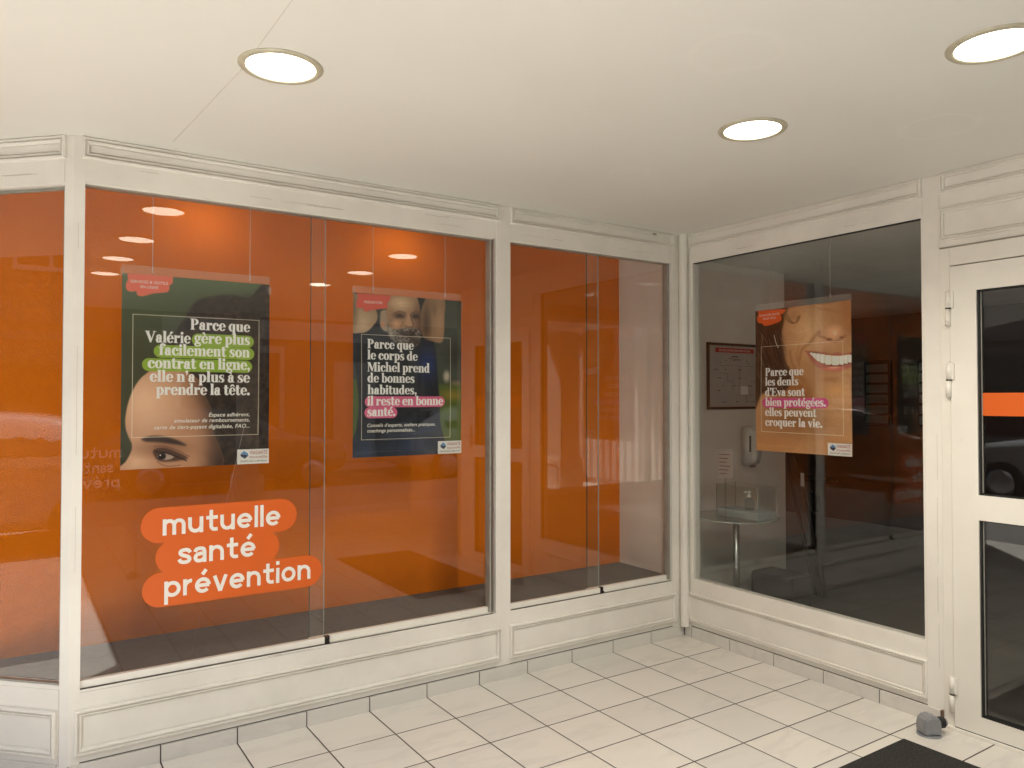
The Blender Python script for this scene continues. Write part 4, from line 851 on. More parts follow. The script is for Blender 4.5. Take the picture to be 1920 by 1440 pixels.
t.l(trn.outputs[0], mx.inputs[1]); t.l(dif.outputs[0], mx.inputs[2]); t.l(mx.outputs[0], t.out.inputs[0]); M['frosted'] = t.m
def flat_text(body, x, z, wd, size, mat, parent, y, off=0.006, shear=0.0, align='LEFT', rot=0.0, name='lettering'):
    bm = text_bm(body, x, z, wd, size, offset=off, shear=shear, align=align)
    c_, s__ = math.cos(rot), math.sin(rot)
    for v in bm.verts:
        dx, dz = v.co.x-x, v.co.z-z; v.co = (x+dx*c_-dz*s__, y, z+dx*s__+dz*c_)
    m = MB(); m.merge(bm); return m.build(name, mat, parent, local=True)
M['caption'] = plain('caption_print', (0.82, 0.79, 0.72), 0.6, 0, 0.01)
def poster(art, label, loc, rz, W_, H_, badge, caps, wires, clips=True, gain=1.25):
    t = thing('poster', label, 'poster', loc, rz, 'advertising posters hung in the windows')
    sheet('printed_sheet', art, t, W_, H_, gain)
    U = lambda p: ((art.f(*p)[0]-0.5)*W_, (1-art.f(*p)[1])*H_)
    yf = -0.0042
    for body, pa, pb, size in badge:
        (xa, za), (xb, zb) = U(pa), U(pb); flat_text(body, xa, za, math.hypot(xb-xa, zb-za), size, M['caption'], t, yf, 0.004, rot=math.atan2(zb-za, xb-xa), name='badge_lettering')
    for body, pa, pb in caps:
        (xa, za), (xb, zb) = U(pa), U(pb); flat_text(body, xa, (za+zb)/2, xb-xa, 0.0235, M['caption'], t, yf, 0.012, 0.22, name='caption')
    # logo label in the lower corner
    lw, lh = 0.138, 0.066; x0 = W_/2-lw; m = MB(); m.box((x0, yf+0.0006, 0.001), (W_/2-0.0005, yf+0.0012, lh)); lg = m.build('logo_label', M['paper'], t, local=True)
    cx, cz, r = x0+0.030, 0.042, 0.0175
    m = MB(); m.face([(cx-r, yf, cz+.002), (cx-r*.1, yf, cz+r), (cx+r*.9, yf, cz+r*.35), (cx+r, yf, cz-.004), (cx+.002, yf, cz+.003)]); m.slot = 1
    m.face([(cx-r, yf, cz+.0015), (cx+.002, yf, cz+.0022), (cx+r, yf, cz-.0045), (cx+r*.15, yf, cz-r), (cx-r*.8, yf, cz-r*.4)]); m.build('emblem', [M['logo_blue'], M['logo_navy']], lg, local=True)
    flat_text('VIASANTÉ', x0+0.053, 0.0425, 0.078, 0.0235, M['logo_red'], lg, yf, 0.006); flat_text('mutuelle', x0+0.053, 0.0255, 0.078, 0.0195, M['logo_red'], lg, yf, -0.002)
    flat_text('GROUPE AG2R LA MONDIALE', x0+0.012, 0.010, 0.117, 0.0098, M['ink'], lg, yf, 0.004)
    m = MB(); m.box((-W_/2, 0.0025, H_-0.004), (W_/2, 0.0040, H_+0.036)); m.build('hanging_strip', M['frosted'], t, local=True)
    if clips:
        for sx, dz in ((-1, -.012), (1, -.045)):
            m = MB(); m.box((sx*W_/2-0.007, -0.0052, H_+dz), (sx*W_/2+0.009, -0.0035, H_+dz+0.034)); m.build('clip', M['frosted'], t, local=True)
    for x in wires:
        m = MB(); m.tube((x, 0.004, H_+0.012), (x, 0.004, H-loc[2]-0.001), 0.0011, 6); m.tube((x, 0.003, H_+0.010), (x, 0.003, H_+0.045), 0.0017, 6)
        m.build('suspension_wire', M['wire'], t, local=True)
    return t
poster(a1, 'poster with a forehead and one eye on dark green, green highlighted white words', (-2.8365, 0.10, 1.175), 0, 0.599, 0.807,
       (('SERVICES & OUTILS', (118, 168), (360, 184), 0.0165), ('EN LIGNE', (184, 204), (297, 211), 0.0165)),
       (('Espace adhérent,', (620, 1034), (882, 1028)), ('simulateur de remboursements,', (398, 1071), (882, 1064)), ('carte de tiers-payant digitalisée, FAQ...', (270, 1114), (882, 1104))), (-0.185, 0.213))
poster(a2, 'poster of a bearded man with raised arms in a dark shirt, pink highlighted words', (-1.839, 0.10, 1.181), 0, 0.598, 0.797,
       (('PRÉVENTION', (175, 188), (308, 195), 0.0185),), (('Conseils d\'experts, ateliers pratiques,', (192, 1118), (702, 1110)), ('coachings personnalisés...', (192, 1160), (550, 1152))), (-0.195, 0.205))
poster(a3, 'poster of a close up smiling mouth with white teeth, hung behind the entrance window', (0.10, -0.774, 1.1665), R(-90), 0.603, 0.808,
       (('GARANTIES SANTÉ', (500, 204), (655, 192), 0.0165), ('POUR TOUS', (530, 229), (628, 221), 0.0165)), (), (-0.2, 0.18), False, 1.3)
# ------------------------------------------------------------------ doormat, door stop
m = MB(); m.box((-1.02, -3.20, 0.004), (-0.306, -1.560, 0.0125), 0.002)
m.slot = 1
props(m.build('doormat', [M['mat'], M['rubber']]), 'black bristly rectangular doormat lying on the tiles before the door', 'mat')
DS = thing('door_stop', 'small grey floor door stop with a black rubber buffer beside the skirting', 'door stop', (-0.150, -1.585, 0.0))
m = MB(); prof = [(-.036, .004), (.036, .004), (.040, .018), (.040, .055), (.034, .074), (.020, .086), (-.012, .088), (-.030, .080), (-.040, .062), (-.042, .018)]
bm2 = bmesh.new(); a_ = [bm2.verts.new((x, -.034, z)) for x, z in prof]; b_ = [bm2.verts.new((x, .034, z)) for x, z in prof]
bm2.faces.new(a_); bm2.faces.new(b_[::-1])
for i in range(len(prof)): bm2.faces.new([a_[i], b_[i], b_[(i+1) % len(prof)], a_[(i+1) % len(prof)]])
bmesh.ops.recalc_face_normals(bm2, faces=bm2.faces); bmesh.ops.bevel(bm2, geom=list(bm2.edges), offset=0.007, segments=3, affect='EDGES'); m.merge(bm2)
m.lathe([(0.050, 0.0), (0.050, 0.004), (0.046, 0.006)], (0, 0, 0), 28)
m.box((-.022, -.0352, .016), (.016, -.0338, .024), 0.001)
bo = m.build('body', M['grey_plastic'], DS, local=True)
m = MB(); m.lathe([(0.020, .036), (0.024, .040), (0.024, .062), (0.020, .066)], (0, -.004, .052), 24, 'x'); m.build('buffer', M['rubber'], DS, local=True)
m = MB(); m.lathe([(0.0165, .066), (0.0165, .074), (0.012, .077)], (0, -.004, .052), 20, 'x'); m.build('buffer_tip', M['grey_plastic'], DS, local=True)
DS.rotation_euler = (0, 0, R(-28))
m = MB(); WB.box(m, 1.5655, 1.5765, 0.012, 0.070, 0.003, 0.011, 0.003)
props(m.build('cover_plate', plain('brown_cover', (0.16, 0.10, 0.06), 0.6)), 'tiny brown worn cover at the end of the skirting beside the door post', 'cover')

# ------------------------------------------------------------------ dim shop interior behind the entrance window
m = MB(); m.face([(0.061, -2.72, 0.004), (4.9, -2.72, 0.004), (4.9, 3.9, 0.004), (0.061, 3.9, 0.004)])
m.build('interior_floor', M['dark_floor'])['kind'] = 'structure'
def wallbox(name, a, b, mat, label):
    m = MB(); m.box(a, b); return props(m.build(name, mat), label, 'wall', None, 'thing')
wallbox('partition_wall', (0.0555, 0.302, 0), (1.402, 0.42, H-0.001), M['plaster_in'], 'pale grey partition wall behind the entrance window carrying the framed plan')
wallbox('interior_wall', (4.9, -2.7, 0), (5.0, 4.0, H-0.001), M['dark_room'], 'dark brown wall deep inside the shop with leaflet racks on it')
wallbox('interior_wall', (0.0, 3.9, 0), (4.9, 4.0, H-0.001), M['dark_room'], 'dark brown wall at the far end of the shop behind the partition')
m = MB(); m.box((0.061, -2.7195, 2.42), (4.899, 3.899, H-0.002)); o = m.build('interior_ceiling', M['plaster_in']); o['kind'] = 'structure'
# plan
FP = thing('framed_plan', 'framed white emergency plan with a red title bar on the pale grey partition', 'framed plan', (0.83, 0.301, 1.39))
m = MB()
for a, b in (((-.29, -.016, 0), (.29, 0, .018)), ((-.29, -.016, .452), (.29, 0, .470)), ((-.29, -.016, .0185), (-.272, 0, .4515)), ((.272, -.016, .0185), (.29, 0, .4515))): m.box(a, b, 0.002)
m.build('frame', M['dark_metal'], FP, local=True)
m = MB(); m.box((-.2715, -.006, .0185), (.2715, -.001, .4515)); sh = m.build('sheet', plain('aged_plan_paper', (0.42, 0.40, 0.37), 0.7), FP, local=True)
m = MB(); m.box((-.205, -.0072, .404), (.205, -.0062, .436)); m.build('title_bar', M['red_print'], FP, local=True)
flat_text("PLAN D'INTERVENTION", -.165, .412, .33, .021, M['paper'], FP, -.0078, 0.01)
m = MB(); rr = random.Random(5)
def ln(x0, z0, x1, z1, w_=.0016):
    if abs(x1-x0) > abs(z1-z0): m.box((x0, -.0072, z0-w_/2), (x1, -.0063, z0+w_/2))
    else: m.box((x0-w_/2, -.0072, z0), (x0+w_/2, -.0063, z1))
for q in ((-.16, .31, .25, .31), (-.16, .255, -.08, .255), (-.08, .20, -.08, .255), (-.08, .20, -.02, .20), (-.02, .14, -.02, .20), (.0, .10, .24, .10), (.05, .15, .05, .31), (.12, .06, .12, .10), (.17, .2, .25, .2)): ln(*q)
for i in range(26): x = rr.uniform(-.25, .2); z = rr.choice((.05, .075, .13, .165, .22, .28, .33, .345, .36)); ln(x, z+rr.random()*.004, x+rr.uniform(.008, .05), 0, .0032) if False else m.box((x, -.0072, z), (x+rr.uniform(.006, .045), -.0064, z+rr.uniform(.0025, .006)))
m.box((-.035, -.0072, .372), (.035, -.0064, .379)); m.box((-.02, -.0072, .352), (.06, -.0064, .357))
m.build('drawing', M['ink'], FP, local=True)
m = MB(); m.box((.06, -.0073, .105), (.14, -.0065, .165)); m.build('inset_panel', M['paper'], FP, local=True)
# soap dispenser
SD = thing('soap_dispenser', 'white wall soap dispenser on the partition below the framed plan', 'dispenser', (0.95, 0.301, 0.985))
m = MB(); bm2 = bmesh.new(); prof = [(0, .0), (-.070, .0), (-.098, .03), (-.105, .12), (-.100, .22), (-.085, .262), (-.055, .28), (0, .28)]
a_ = [bm2.verts.new((-.056, y, z)) for y, z in prof]; b_ = [bm2.verts.new((.056, y, z)) for y, z in prof]
bm2.faces.new(a_); bm2.faces.new(b_[::-1])
for i in range(len(prof)): bm2.faces.new([a_[i], b_[i], b_[(i+1) % len(prof)], a_[(i+1) % len(prof)]])
bmesh.ops.recalc_face_normals(bm2, faces=bm2.faces); bmesh.ops.bevel(bm2, geom=list(bm2.edges), offset=0.014, segments=4, affect='EDGES')
for f_ in bm2.faces: f_.smooth = True
m.merge(bm2); m.build('housing', M['white_plastic'], SD, local=True)
m = MB(); m.box((-.0575, -.092, .10), (-.0555, -.078, .215), 0.0008); m.build('level_window', M['ink'], SD, local=True)
m = MB(); m.box((-.02, -.075, -.014), (.02, -.045, 0.002), 0.004); m.build('nozzle', M['grey_plastic'], SD, local=True)
# pedestal table
TB = thing('pedestal_table', 'small round clear glass table on a single steel pole behind the window', 'table', (0.33, -0.13, 0.004))
m = MB(); m.lathe([(0.255, .708), (0.262, .712), (0.262, .718), (0.255, .722)], (0, 0, 0), 56); m.build('table_top', [glass('table_glass', (0.84, 0.89, 0.86), 1.4)], TB, local=True)
m = MB(); bm2 = bmesh.new()
for z0 in (.712,):
    A_ = [bm2.verts.new((.2625*math.cos(2*math.pi*i/56), .2625*math.sin(2*math.pi*i/56), z0)) for i in range(56)]; B_ = [bm2.verts.new((.2625*math.cos(2*math.pi*i/56), .2625*math.sin(2*math.pi*i/56), z0+.006)) for i in range(56)]
    for i in range(56): bm2.faces.new([A_[i], A_[(i+1) % 56], B_[(i+1) % 56], B_[i]])
m.merge(bm2); m.build('top_edge', plain('green_glass_edge', (0.30, 0.38, 0.33), 0.2), TB, local=True)
m = MB(); m.tube((0, 0, .014), (0, 0, .700), 0.020, 24); m.lathe([(0.07, .700), (0.07, .7075)], (0, 0, 0), 28); m.build('pole', M['steel'], TB, local=True)
m = MB(); m.lathe([(0.19, 0), (0.19, .008), (0.03, .014)], (0, 0, 0), 40); m.build('base', M['steel'], TB, local=True)
AB = thing('display_box', 'open clear acrylic box standing on the glass pedestal table', 'box', (0.34, -0.20, 0.7265))
m = MB()
for a, b in (((-.09, -.16, 0), (-.086, .16, .20)), ((.086, -.16, 0), (.09, .16, .20)), ((-.0859, -.16, 0), (.0859, -.156, .20)), ((-.0859, .156, 0), (.0859, .16, .20))): m.box(a, b)
m.build('wall_panel', glass('acrylic', (0.95, 0.96, 0.95), 1.35), AB, local=True)
m = MB(); m.box((-.0855, -.1555, .001), (.0855, .1555, .045)); m.build('leaflet_pad', plain('pale_blue_paper', (0.36, 0.42, 0.44), 0.7), AB, local=True)
for s1 in (-1, 1):
    for s2 in (-1, 1): m = MB(); m.box((s1*.09-.0015, s2*.16-.0015, 0), (s1*.09+.0015, s2*.16+.0015, .201)); m.build('edge_strip', M['glass_edge_light'], AB, local=True)
PB = thing('pump_bottle', 'clear hand gel pump bottle with a white pump, inside the acrylic box', 'bottle', (0.33, -0.235, 0.7735))
m = MB(); m.lathe([(0.028, 0), (0.030, .004), (0.030, .055), (0.022, .072), (0.012, .078)], (0, 0, 0), 26); m.build('bottle_body', glass('gel_bottle', (0.70, 0.78, 0.80), 1.4), PB, local=True)
m = MB(); m.lathe([(0.012, .078), (0.012, .090), (0.005, .092), (0.005, .108), (0.010, .110), (0.010, .120)], (0, 0, 0), 18); m.box((-.04, -.006, .110), (.004, .006, .119), 0.002); m.build('pump', M['white_plastic'], PB, local=True)
NS = thing('notice_card', 'small printed notice in a clear upright holder on the glass pedestal table', 'notice', (0.24, -0.12, 0.7265), R(-72))
m = MB(); m.box((-.055, -.002, .24), (.055, .0005, .42)); m.build('card', plain('grey_card', (0.33, 0.29, 0.26), 0.8), NS, local=True)
m = MB(); m.box((-.006, .001, 0), (.006, .004, .41)); m.lathe([(0.035, 0), (0.035, .005)], (0, 0, 0), 20); m.build('stand', M['clear'], NS, local=True)
m = MB()
for i in range(6): m.box((-.04+.004*(i % 2), -.0032, .385-.024*i), (.035-.012*(i % 3), -.0024, .390-.024*i))
m.build('print_lines', plain('dull_red_print', (0.13, 0.045, 0.04), 0.7), NS, local=True)
m = MB(); m.box((0.86, -0.14, 0.005), (1.10, 0.20, 0.26), 0.03)
bag = m.build('shoulder_bag', plain('black_bag_fabric', (0.03, 0.029, 0.028), 0.85, 0, 0.3, 20, .4, 60)); props(bag, 'black fabric bag standing on the dark floor below the dispenser', 'bag')
m = MB(); m.box((0.88, -0.1445, 0.12), (1.08, -0.1402, 0.24), 0.002); m.build('front_flap', plain('bag_flap', (0.045, 0.043, 0.04), 0.7), bag)
FS = thing('folding_stand', 'dark slanted folding stand with a looped handle leaning in the dim interior', 'stand', (1.5, 0.06, 0.004))
m = MB(); m.hexa([(-.02, -.03, 0), (.02, -.03, 0), (.02, .03, 0), (-.02, .03, 0), (-.02, .27, 1.25), (.02, .27, 1.25), (.02, .33, 1.25), (-.02, .33, 1.25)]); m.hexa([(-.012, .045, 0), (.012, .045, 0), (.012, .07, 0), (-.012, .07, 0), (-.012, .345, 1.25), (.012, .345, 1.25), (.012, .37, 1.25), (-.012, .37, 1.25)]); m.build('upright', M['dark_metal'], FS, local=True)
m = MB(); m.box((-.015, -.12, .84), (.015, .17, .875)); m.build('crossbar', M['dark_metal'], FS, local=True)
m = MB(); pts_ = [(0, .12, .76), (0, .06, .765), (0, .03, .74), (0, .02, .68), (0, .035, .63), (0, .09, .615)]
for a, b in zip(pts_, pts_[1:]): m.tube(a, b, .012, 12)
m.build('handle', M['dark_metal'], FS, local=True)
m = MB(); m.box((-.021, .135, .80), (-.019, .165, .90)); m.build('label_plate', M['paper'], FS, local=True)
def rack(y, label):
    t = thing('leaflet_rack', label, 'leaflet rack', (4.895, y, 1.15), 0, 'leaflet racks on the far wall')
    m = MB(); m.box((-.05, -.16, 0), (0, .16, .75), .004); m.build('back_board', M['dark_metal'], t, local=True)
    for i in range(6):
        m = MB(); m.box((-.060, -.13, .03+.118*i), (-.0505, .13, .12+.118*i)); m.build('leaflet', plain('leaflet_green', (0.20+.03*(i % 3), 0.27, 0.23), 0.6) if i == 0 else bpy.data.materials['leaflet_green'], t, local=True)
rack(1.62, 'leaflet rack with pale green leaflets just right of the smile poster in the dim interior')
rack(1.0, 'leaflet rack with pale green leaflets near the right end of the entrance window')

# ------------------------------------------------------------------ the building above and round the porch
STONE = plain('rendered_stone', (0.43, 0.39, 0.33), 0.9, 0, 0.12, 1.5, 0.3, 40)
m = MB(); m.prism([(-3.60, -6.17), (8.97, -6.17), (8.97, 6.97), (-8.97, 6.97), (-8.97, 2.80), (-3.60, -2.57)], H+0.3, 8.5)
props(m.build('upper_storeys', STONE), 'pale rendered upper storeys of the building resting over the porch ceiling', 'building', None, 'thing')
m = MB(); m.prism([(-3.90, 0.585), (-3.89, 0.70), (-8.7, 5.5), (-8.8, 5.4), (-8.8, 5.475)], 0, H-0.001)
m.bm.free(); m = MB(); WD.box(m, 0.805, 7.4, 0.0, H-0.001, -0.12, 0.0)
props(m.build('street_wall', STONE), 'plain rendered wall running on beyond the angled shopfront at the far left', 'wall', None, 'thing')
m = MB(); m.box((0.0, -2.80, 0), (0.9, -2.7205, H-0.001)); m.box((3.9, -2.84, 0), (5.06, -2.7205, H-0.001)); m.box((0.9, -2.80, 0), (3.9, -2.7205, 0.5)); m.box((0.9, -2.80, 2.3), (3.9, -2.7205, H-0.001))
wl = props(m.build('street_wall', STONE), 'rendered wall right of the door facing the back street', 'wall', None, 'thing')
m = MB()  # unseen street window, added to let daylight reach the partition inside
for q in ((.901, .96, .501, 2.299), (3.84, 3.899, .501, 2.299), (.961, 3.839, .501, .55), (.961, 3.839, 2.25, 2.299), (2.37, 2.43, .551, 2.249)): m.box((q[0], -2.79, q[2]), (q[1], -2.73, q[3]))
f_ = m.build('window', M['paint'], wl); m = MB(); m.box((.961, -2.765, .551), (2.369, -2.758, 2.249)); m.box((2.431, -2.765, .551), (3.839, -2.758, 2.249)); m.build('pane', M['glass'], f_)
PIL = plain('pale_stone_pillar', (0.62, 0.58, 0.52), 0.8, 0, 0.08, 2, 0.2, 60)
def pillar(x, y, s, label):
    t = thing('pillar', label, 'pillar', (x, y, 0), 0, 'pillars along the porch edge'); t['kind'] = 'thing'
    m = MB(); m.box((-s/2, -s/2, .56), (s/2, s/2, H-0.0015), .006); m.build('shaft', PIL, t, local=True)
    m = MB(); m.box((-s/2-.05, -s/2-.05, 0.001), (s/2+.05, s/2+.05, .559), .008)
    for sx, sy, ux, uy in ((0, 1, 1, 0), (-1, 0, 0, 1)):
        W_ = Wall((sx*(s/2+.05), sy*(s/2+.05), 0), (ux, uy, 0), (sx, sy, 0)); W_.moulding(m, -s/2+.02, s/2-.02, .10, .48, [(0, 0), (0, .012), (.02, .012), (.03, .004), (.05, .003)])
    m.build('plinth', PIL, t, local=True)
pillar(-1.12, -6.0, 0.22, 'slim pale square pillar at the porch edge behind the viewer, seen only mirrored')
pillar(3.62, -5.95, 0.34, 'stout pale square pillar near the roller shutter, seen only mirrored')
RS = thing('roller_shutter', 'pale ribbed metal shutter closing the porch far to the right, seen only mirrored', 'shutter', (5.02, -5.6, 0.0))
m = MB(); n = 120; y0 = -2.75; dy = 5.5/n; xs = [0, -.022, -.022, 0]
vs = []
for i in range(n+1): vs.append((xs[i % 4], y0+dy*i))
for (xa, ya), (xb, yb) in zip(vs, vs[1:]): m.face([(xa, ya, .08), (xb, yb, .08), (xb, yb, 2.40), (xa, ya, 2.40)])
m.build('ribbed_curtain', plain('pale_pink_metal', (0.62, 0.52, 0.47), 0.55, 0, 0.06, 3), RS, local=True)
m = MB(); m.box((-.035, -2.75, 0.0), (.02, 2.75, .079)); m.box((-.05, -2.75, 2.401), (.05, 2.75, 2.484)); m.build('guide_rail', M['steel'], RS, local=True)
# made-up lettering panel, added behind the viewer for the mirrored words
LP = thing('reflection_panel', 'made-up clear panel on feet with frosted white words, added behind the viewer for its reflection', 'sign', (-3.05, -3.52, 0.0))
m = MB(); m.box((-.42, -.004, .10), (.42, .004, 1.25)); m.build('clear_sheet', M['clear'], LP, local=True)
for s1 in (-1, 1): m = MB(); m.box((s1*.405-.025, -.10, 0), (s1*.405+.025, .10, .0295)); m.box((s1*.41-.01, -.012, .03), (s1*.41+.01, .012, .22)); m.build('foot', M['steel'], LP, local=True)
for body, xa, xb, z in (('mutuelle', -.20, .30, .985), ('santé', -.02, .24, .865), ('prévention', -.36, .29, .745)):
    m = MB(); geo_word(m, body, xa, xb, z, .066, .0052, flip=True); m.build('lettering', M['ghost_vinyl'], LP, local=True)

# ------------------------------------------------------------------ street beyond: houses
BR = NT('brown_brick'); bk = BR.n('TexBrick'); bk.inputs['Color1'].default_value = (0.10, 0.055, 0.037, 1); bk.inputs['Color2'].default_value = (0.13, 0.075, 0.05, 1); bk.inputs['Mortar'].default_value = (0.14, 0.12, 0.10, 1)
bk.inputs['Scale'].default_value = 3.0; mp = BR.n('Mapping'); mp.inputs['Rotation'].default_value = (R(90), 0, R(90)); BR.l(BR.coord(), mp.inputs[0]); BR.l(mp.outputs[0], bk.inputs['Vector']); BR.base(bk.outputs['Color']); BR.set(Roughness=0.9)
DIM = plain('dark_window_glass', (0.02, 0.023, 0.027), 0.08)
GRY = plain('grey_render', (0.15, 0.135, 0.12), 0.9, 0, 0.15, 1.2)
CRM = plain('cream_render', (0.24, 0.21, 0.165), 0.9, 0, 0.12, 1.2)
FRM = plain('painted_window_frame', (0.5, 0.48, 0.44), 0.5)
RED = plain('orange_red_panel', (0.40, 0.07, 0.02), 0.5)
ROOF = plain('slate_roof', (0.07, 0.07, 0.08), 0.7)
def house(W_, u0, u1, h, mat, trim, label, depth=5.0):
    c0 = W_.p((u0+u1)/2, 0, -depth/2); t = thing('house', label, 'house', c0, 0, 'houses across the streets'); t['kind'] = 'thing'
    m = MB(); W_.box(m, u0+.01, u1-.01, -0.12, h, -depth, 0)
    m.build('wall', mat, t)
    n = max(2, int((u1-u0)/2.3)); st = (u1-u0)/n
    for k in range(n):
        uc = u0+st*(k+.5)
        for z0, z1 in ((3.7, 5.2), (6.2, 7.7), (8.8, 10.2), (11.2, 12.5), (13.6, 14.8)):
            if z1 > h-.3: continue
            m = MB(); a, b = uc-.55, uc+.55
            for q in ((a, b, z0-.08, z0), (a, b, z1, z1+.08), (a, a+.07, z0, z1), (b-.07, b, z0, z1), (uc-.03, uc+.03, z0, z1)): W_.box(m, *q, 0.0, .05)
            f_ = m.build('window', FRM, t); m = MB(); W_.box(m, a+.07, b-.07, z0, z1, .001, .012); m.build('pane', DIM, f_)
        m = MB(); a, b = uc-st*.40, uc+st*.40
        if k % 3 == 1:
            W_.box(m, uc-.5, uc+.5, .02, 2.3, .001, .05); d_ = m.build('door', trim, t); m = MB(); W_.box(m, uc+.38, uc+.42, 1.0, 1.15, .05, .09); m.build('handle', M['steel'], d_)
        else:
            for q in ((a, b, .5, .62), (a, b, 2.45, 2.6), (a, a+.1, .62, 2.45), (b-.1, b, .62, 2.45)): W_.box(m, *q, 0.0, .07)
            f_ = m.build('shop_window', trim, t); m = MB(); W_.box(m, a+.1, b-.1, .62, 2.45, .002, .015); m.build('pane', DIM, f_)
    m = MB(); W_.box(m, u0+.02, u1-.02, 2.75, 3.15, .001, .10); m.build('fascia_band', trim, t)
    m = MB(); W_.box(m, u0-.05, u1+.05, h, h+.18, -depth-.1, .30)
    m.hexa([W_.p(u0, h+.18, .2), W_.p(u1, h+.18, .2), W_.p(u1, h+.18, -depth), W_.p(u0, h+.18, -depth), W_.p(u0+.3, h+1.6, -1.6), W_.p(u1-.3, h+1.6, -1.6), W_.p(u1-.3, h+1.6, -depth+1.4), W_.p(u0+.3, h+1.6, -depth+1.4)]); m.build('roof', ROOF, t)
WW = Wall((-15.0, 0, 0), (0, 1, 0), (1, 0, 0)); WS = Wall((0, -13.2, 0), (1, 0, 0), (0, 1, 0))
house(WW, -16, -8.5, 7.9, CRM, GRY, 'cream rendered house across the left street, furthest to the back, mirrored')
house(WW, -8.5, -1.5, 8.3, BR.m, RED, 'brown brick house with orange red shop front across the left street, mirrored')
house(WW, -1.5, 5.5, 7.8, BR.m, GRY, 'brown brick house with grey shop front across the left street, mirrored')
house(WW, 5.5, 13.5, 8.2, GRY, RED, 'grey rendered house with orange red shop front across the left street, mirrored')
house(WW, 13.5, 22, 7.6, CRM, RED, 'cream rendered house with orange red shop front across the left street, mirrored')
house(WS, -11.0, -5.6, 15.8, GRY, GRY, 'tall grey rendered house across the back street, at the street corner, mirrored')  # heights of the back-street houses are shaped to shade the ground there
house(WS, -5.6, -1.0, 16.0, BR.m, GRY, 'tall brown brick house across the back street, mirrored')
house(WS, -1.0, 4.5, 11.0, GRY, FRM, 'lower grey house with pale shop front across the back street, mirrored')
house(WS, 4.5, 13.5, 11.2, CRM, GRY, 'cream rendered house with grey shop front across the back street, mirrored')
# ------------------------------------------------------------------ parked cars
def paintm(name, c): t = NT(name); t.base(c); t.set(Roughness=0.25, Metallic=0.15); t.b.inputs['Coat Weight'].default_value = 0.6; return t.m
CARGL = plain('car_glass', (0.015, 0.017, 0.02), 0.05); TYRE = plain('tyre_rubber', (0.02, 0.02, 0.02), 0.85); RIM = plain('alloy_rim', (0.45, 0.45, 0.46), 0.3, 0.8)
LAMPG = plain('headlight_glass', (0.75, 0.75, 0.72), 0.1); PLATE = plain('number_plate', (0.7, 0.7, 0.66), 0.5)
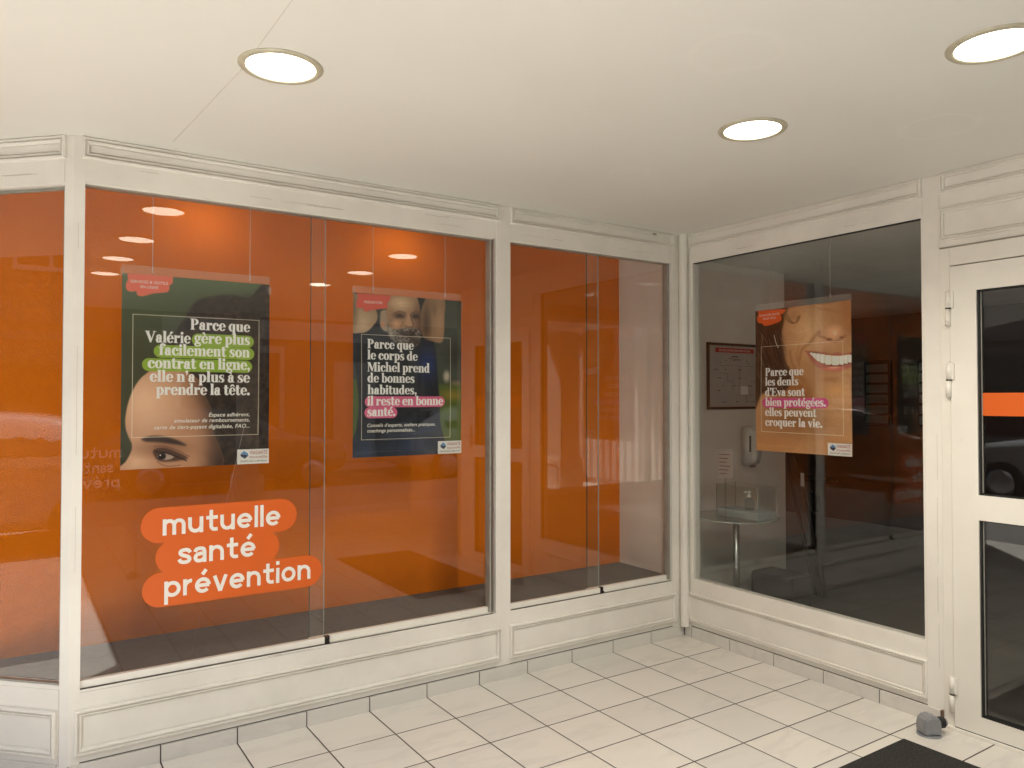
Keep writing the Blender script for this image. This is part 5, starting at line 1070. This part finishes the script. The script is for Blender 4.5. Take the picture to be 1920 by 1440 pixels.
# stations along the length: s, z_low, z_belt, z_top, half width at belt, half width at top
ST = [(-2.08, .42, .62, .66, .62, .55), (-2.0, .28, .72, .80, .76, .66), (-1.7, .22, .84, .90, .83, .74), (-1.2, .20, .90, .97, .86, .74), (-.85, .20, .93, 1.03, .87, .70), (-.35, .20, .94, 1.38, .87, .60), (.2, .20, .95, 1.46, .87, .58), (.8, .20, .96, 1.45, .87, .57), (1.35, .20, .97, 1.36, .86, .56), (1.75, .22, .97, 1.10, .84, .58), (1.98, .30, .90, .96, .78, .62), (2.06, .42, .78, .82, .66, .56)]
def car(x, y, rz, paint, label):
    t = thing('parked_car', label, 'car', (x, y, -0.135), rz, 'cars parked along the streets')
    bm2 = bmesh.new(); rings = []
    for s_, zl, zb, zt, wb, wt in ST:
        half = [(0, zl), (wb*.75, zl), (wb*.97, zl+.10), (wb, (zl+zb)/2), (wb*.985, zb-.05), (wb*.95, zb), (wt+(wb*.95-wt)*.45, zb+(zt-zb)*.55), (wt, zt-.04 if zt-zb > .1 else zt-.01), (wt*.8, zt), (0, zt+.015)]
        full = half+[(-a, b) for a, b in half[-2:0:-1]]
        rings.append([bm2.verts.new((a, s_, b)) for a, b in full])
    N_ = len(rings[0])
    for a, b in zip(rings, rings[1:]):
        for i in range(N_): bm2.faces.new([a[i], a[(i+1) % N_], b[(i+1) % N_], b[i]])
    bm2.faces.new(rings[0]); bm2.faces.new(rings[-1]); bmesh.ops.recalc_face_normals(bm2, faces=bm2.faces)
    for f_ in bm2.faces: f_.smooth = True
    m = MB(); m.merge(bm2); b_ = m.build('body', paint, t, local=True); sd = b_.modifiers.new('smooth', 'SUBSURF'); sd.levels = 1; sd.render_levels = 2
    def P_(k, q, side, out=.012):
        s_, zl, zb, zt, wb, wt = k; wx = wb*.95+(wt-wb*.95)*q
        return (side*(wx+out), s_, zb+.03+(zt-.10-zb)*q)
    def at(s_):
        for a, b in zip(ST, ST[1:]):
            if a[0] <= s_ <= b[0]: k = (s_-a[0])/(b[0]-a[0]); return tuple(p+(q-p)*k for p, q in zip(a, b))
    for side in (-1, 1):
        for (s0, s1) in ((-.62, .28), (.36, 1.25)):
            m = MB(); lo = [P_(at(s0+(s1-s0)*i/5), 0.08, side) for i in range(6)]; hi = [P_(at(max(s0+(s1-s0)*i/5, -.38) if s0 < 0 else s0+(s1-s0)*i/5), .92, side, .004) for i in range(6)]
            for i in range(5): m.face([lo[i], lo[i+1], hi[i+1], hi[i]])
            m.build('side_window', CARGL, t, local=True)
    m = MB(); m.face([(-.66, -.84, 1.005), (.66, -.84, 1.005), (.54, -.40, 1.36), (-.54, -.40, 1.36)]); m.build('windscreen', CARGL, t, local=True)
    m = MB(); m.face([(-.56, 1.745, 1.12), (.56, 1.745, 1.12), (.50, 1.40, 1.355), (-.50, 1.40, 1.355)]); m.build('rear_window', CARGL, t, local=True)
    for side in (-1, 1):
        for s_ in (-1.32, 1.28):
            m = MB(); m.lathe([(.22, .0), (.31, .01), (.315, .05), (.315, .17), (.30, .20), (.22, .205)], (side*.885-(.195 if side > 0 else .01), s_, .315), 32, 'x'); w_ = m.build('wheel', TYRE, t, local=True)
            m = MB(); m.lathe([(.205, .0), (.21, .012), (.12, .020), (.04, .026)] if side > 0 else [(.04, -.026), (.12, -.020), (.21, -.012), (.205, 0)], (side*.898, s_, .315), 24, 'x'); m.build('rim', RIM, w_, local=True)
        m = MB(); m.lathe([(.02, -2.07), (.10, -2.03), (.11, -1.96), (.10, -1.9)], (side*.58, 0, .66), 16, 'y'); m.build('headlight', LAMPG, t, local=True)
        m = MB(); m.box((side*.90, -.62, .96), (side*1.03, -.50, 1.08), .02); m.build('wing_mirror', paint, t, local=True)
    m = MB(); m.box((-.26, -2.10, .36), (.26, -2.075, .46)); m.build('number_plate', PLATE, t, local=True)
PR, PG, PW_, PK = paintm('red_car_paint', (0.42, 0.03, 0.02)), paintm('grey_car_paint', (0.16, 0.165, 0.17)), paintm('white_car_paint', (0.70, 0.70, 0.68)), paintm('black_car_paint', (0.02, 0.02, 0.022))
SIL = paintm('silver_car_paint', (0.34, 0.345, 0.35))
car(-9.9, 0.85, R(180), SIL, 'silver hatchback parked across the left street, mirrored in the angled window')
car(-9.9, 6.2, R(180), PR, 'red hatchback parked along the left street beyond the silver one, mirrored')
car(-9.9, -4.6, R(180), PK, 'black hatchback parked along the left street behind the viewer, seen only mirrored')
car(-0.4, -10.5, R(90), PG, 'grey hatchback parked on the back street behind the viewer, seen only mirrored')
car(4.9, -10.5, R(90), PW_, 'white hatchback parked on the back street beyond the pillar, seen only mirrored')
for o in SC.objects:
    if o.parent is None and o.get('category') and not o.get('kind'): o['kind'] = 'thing'
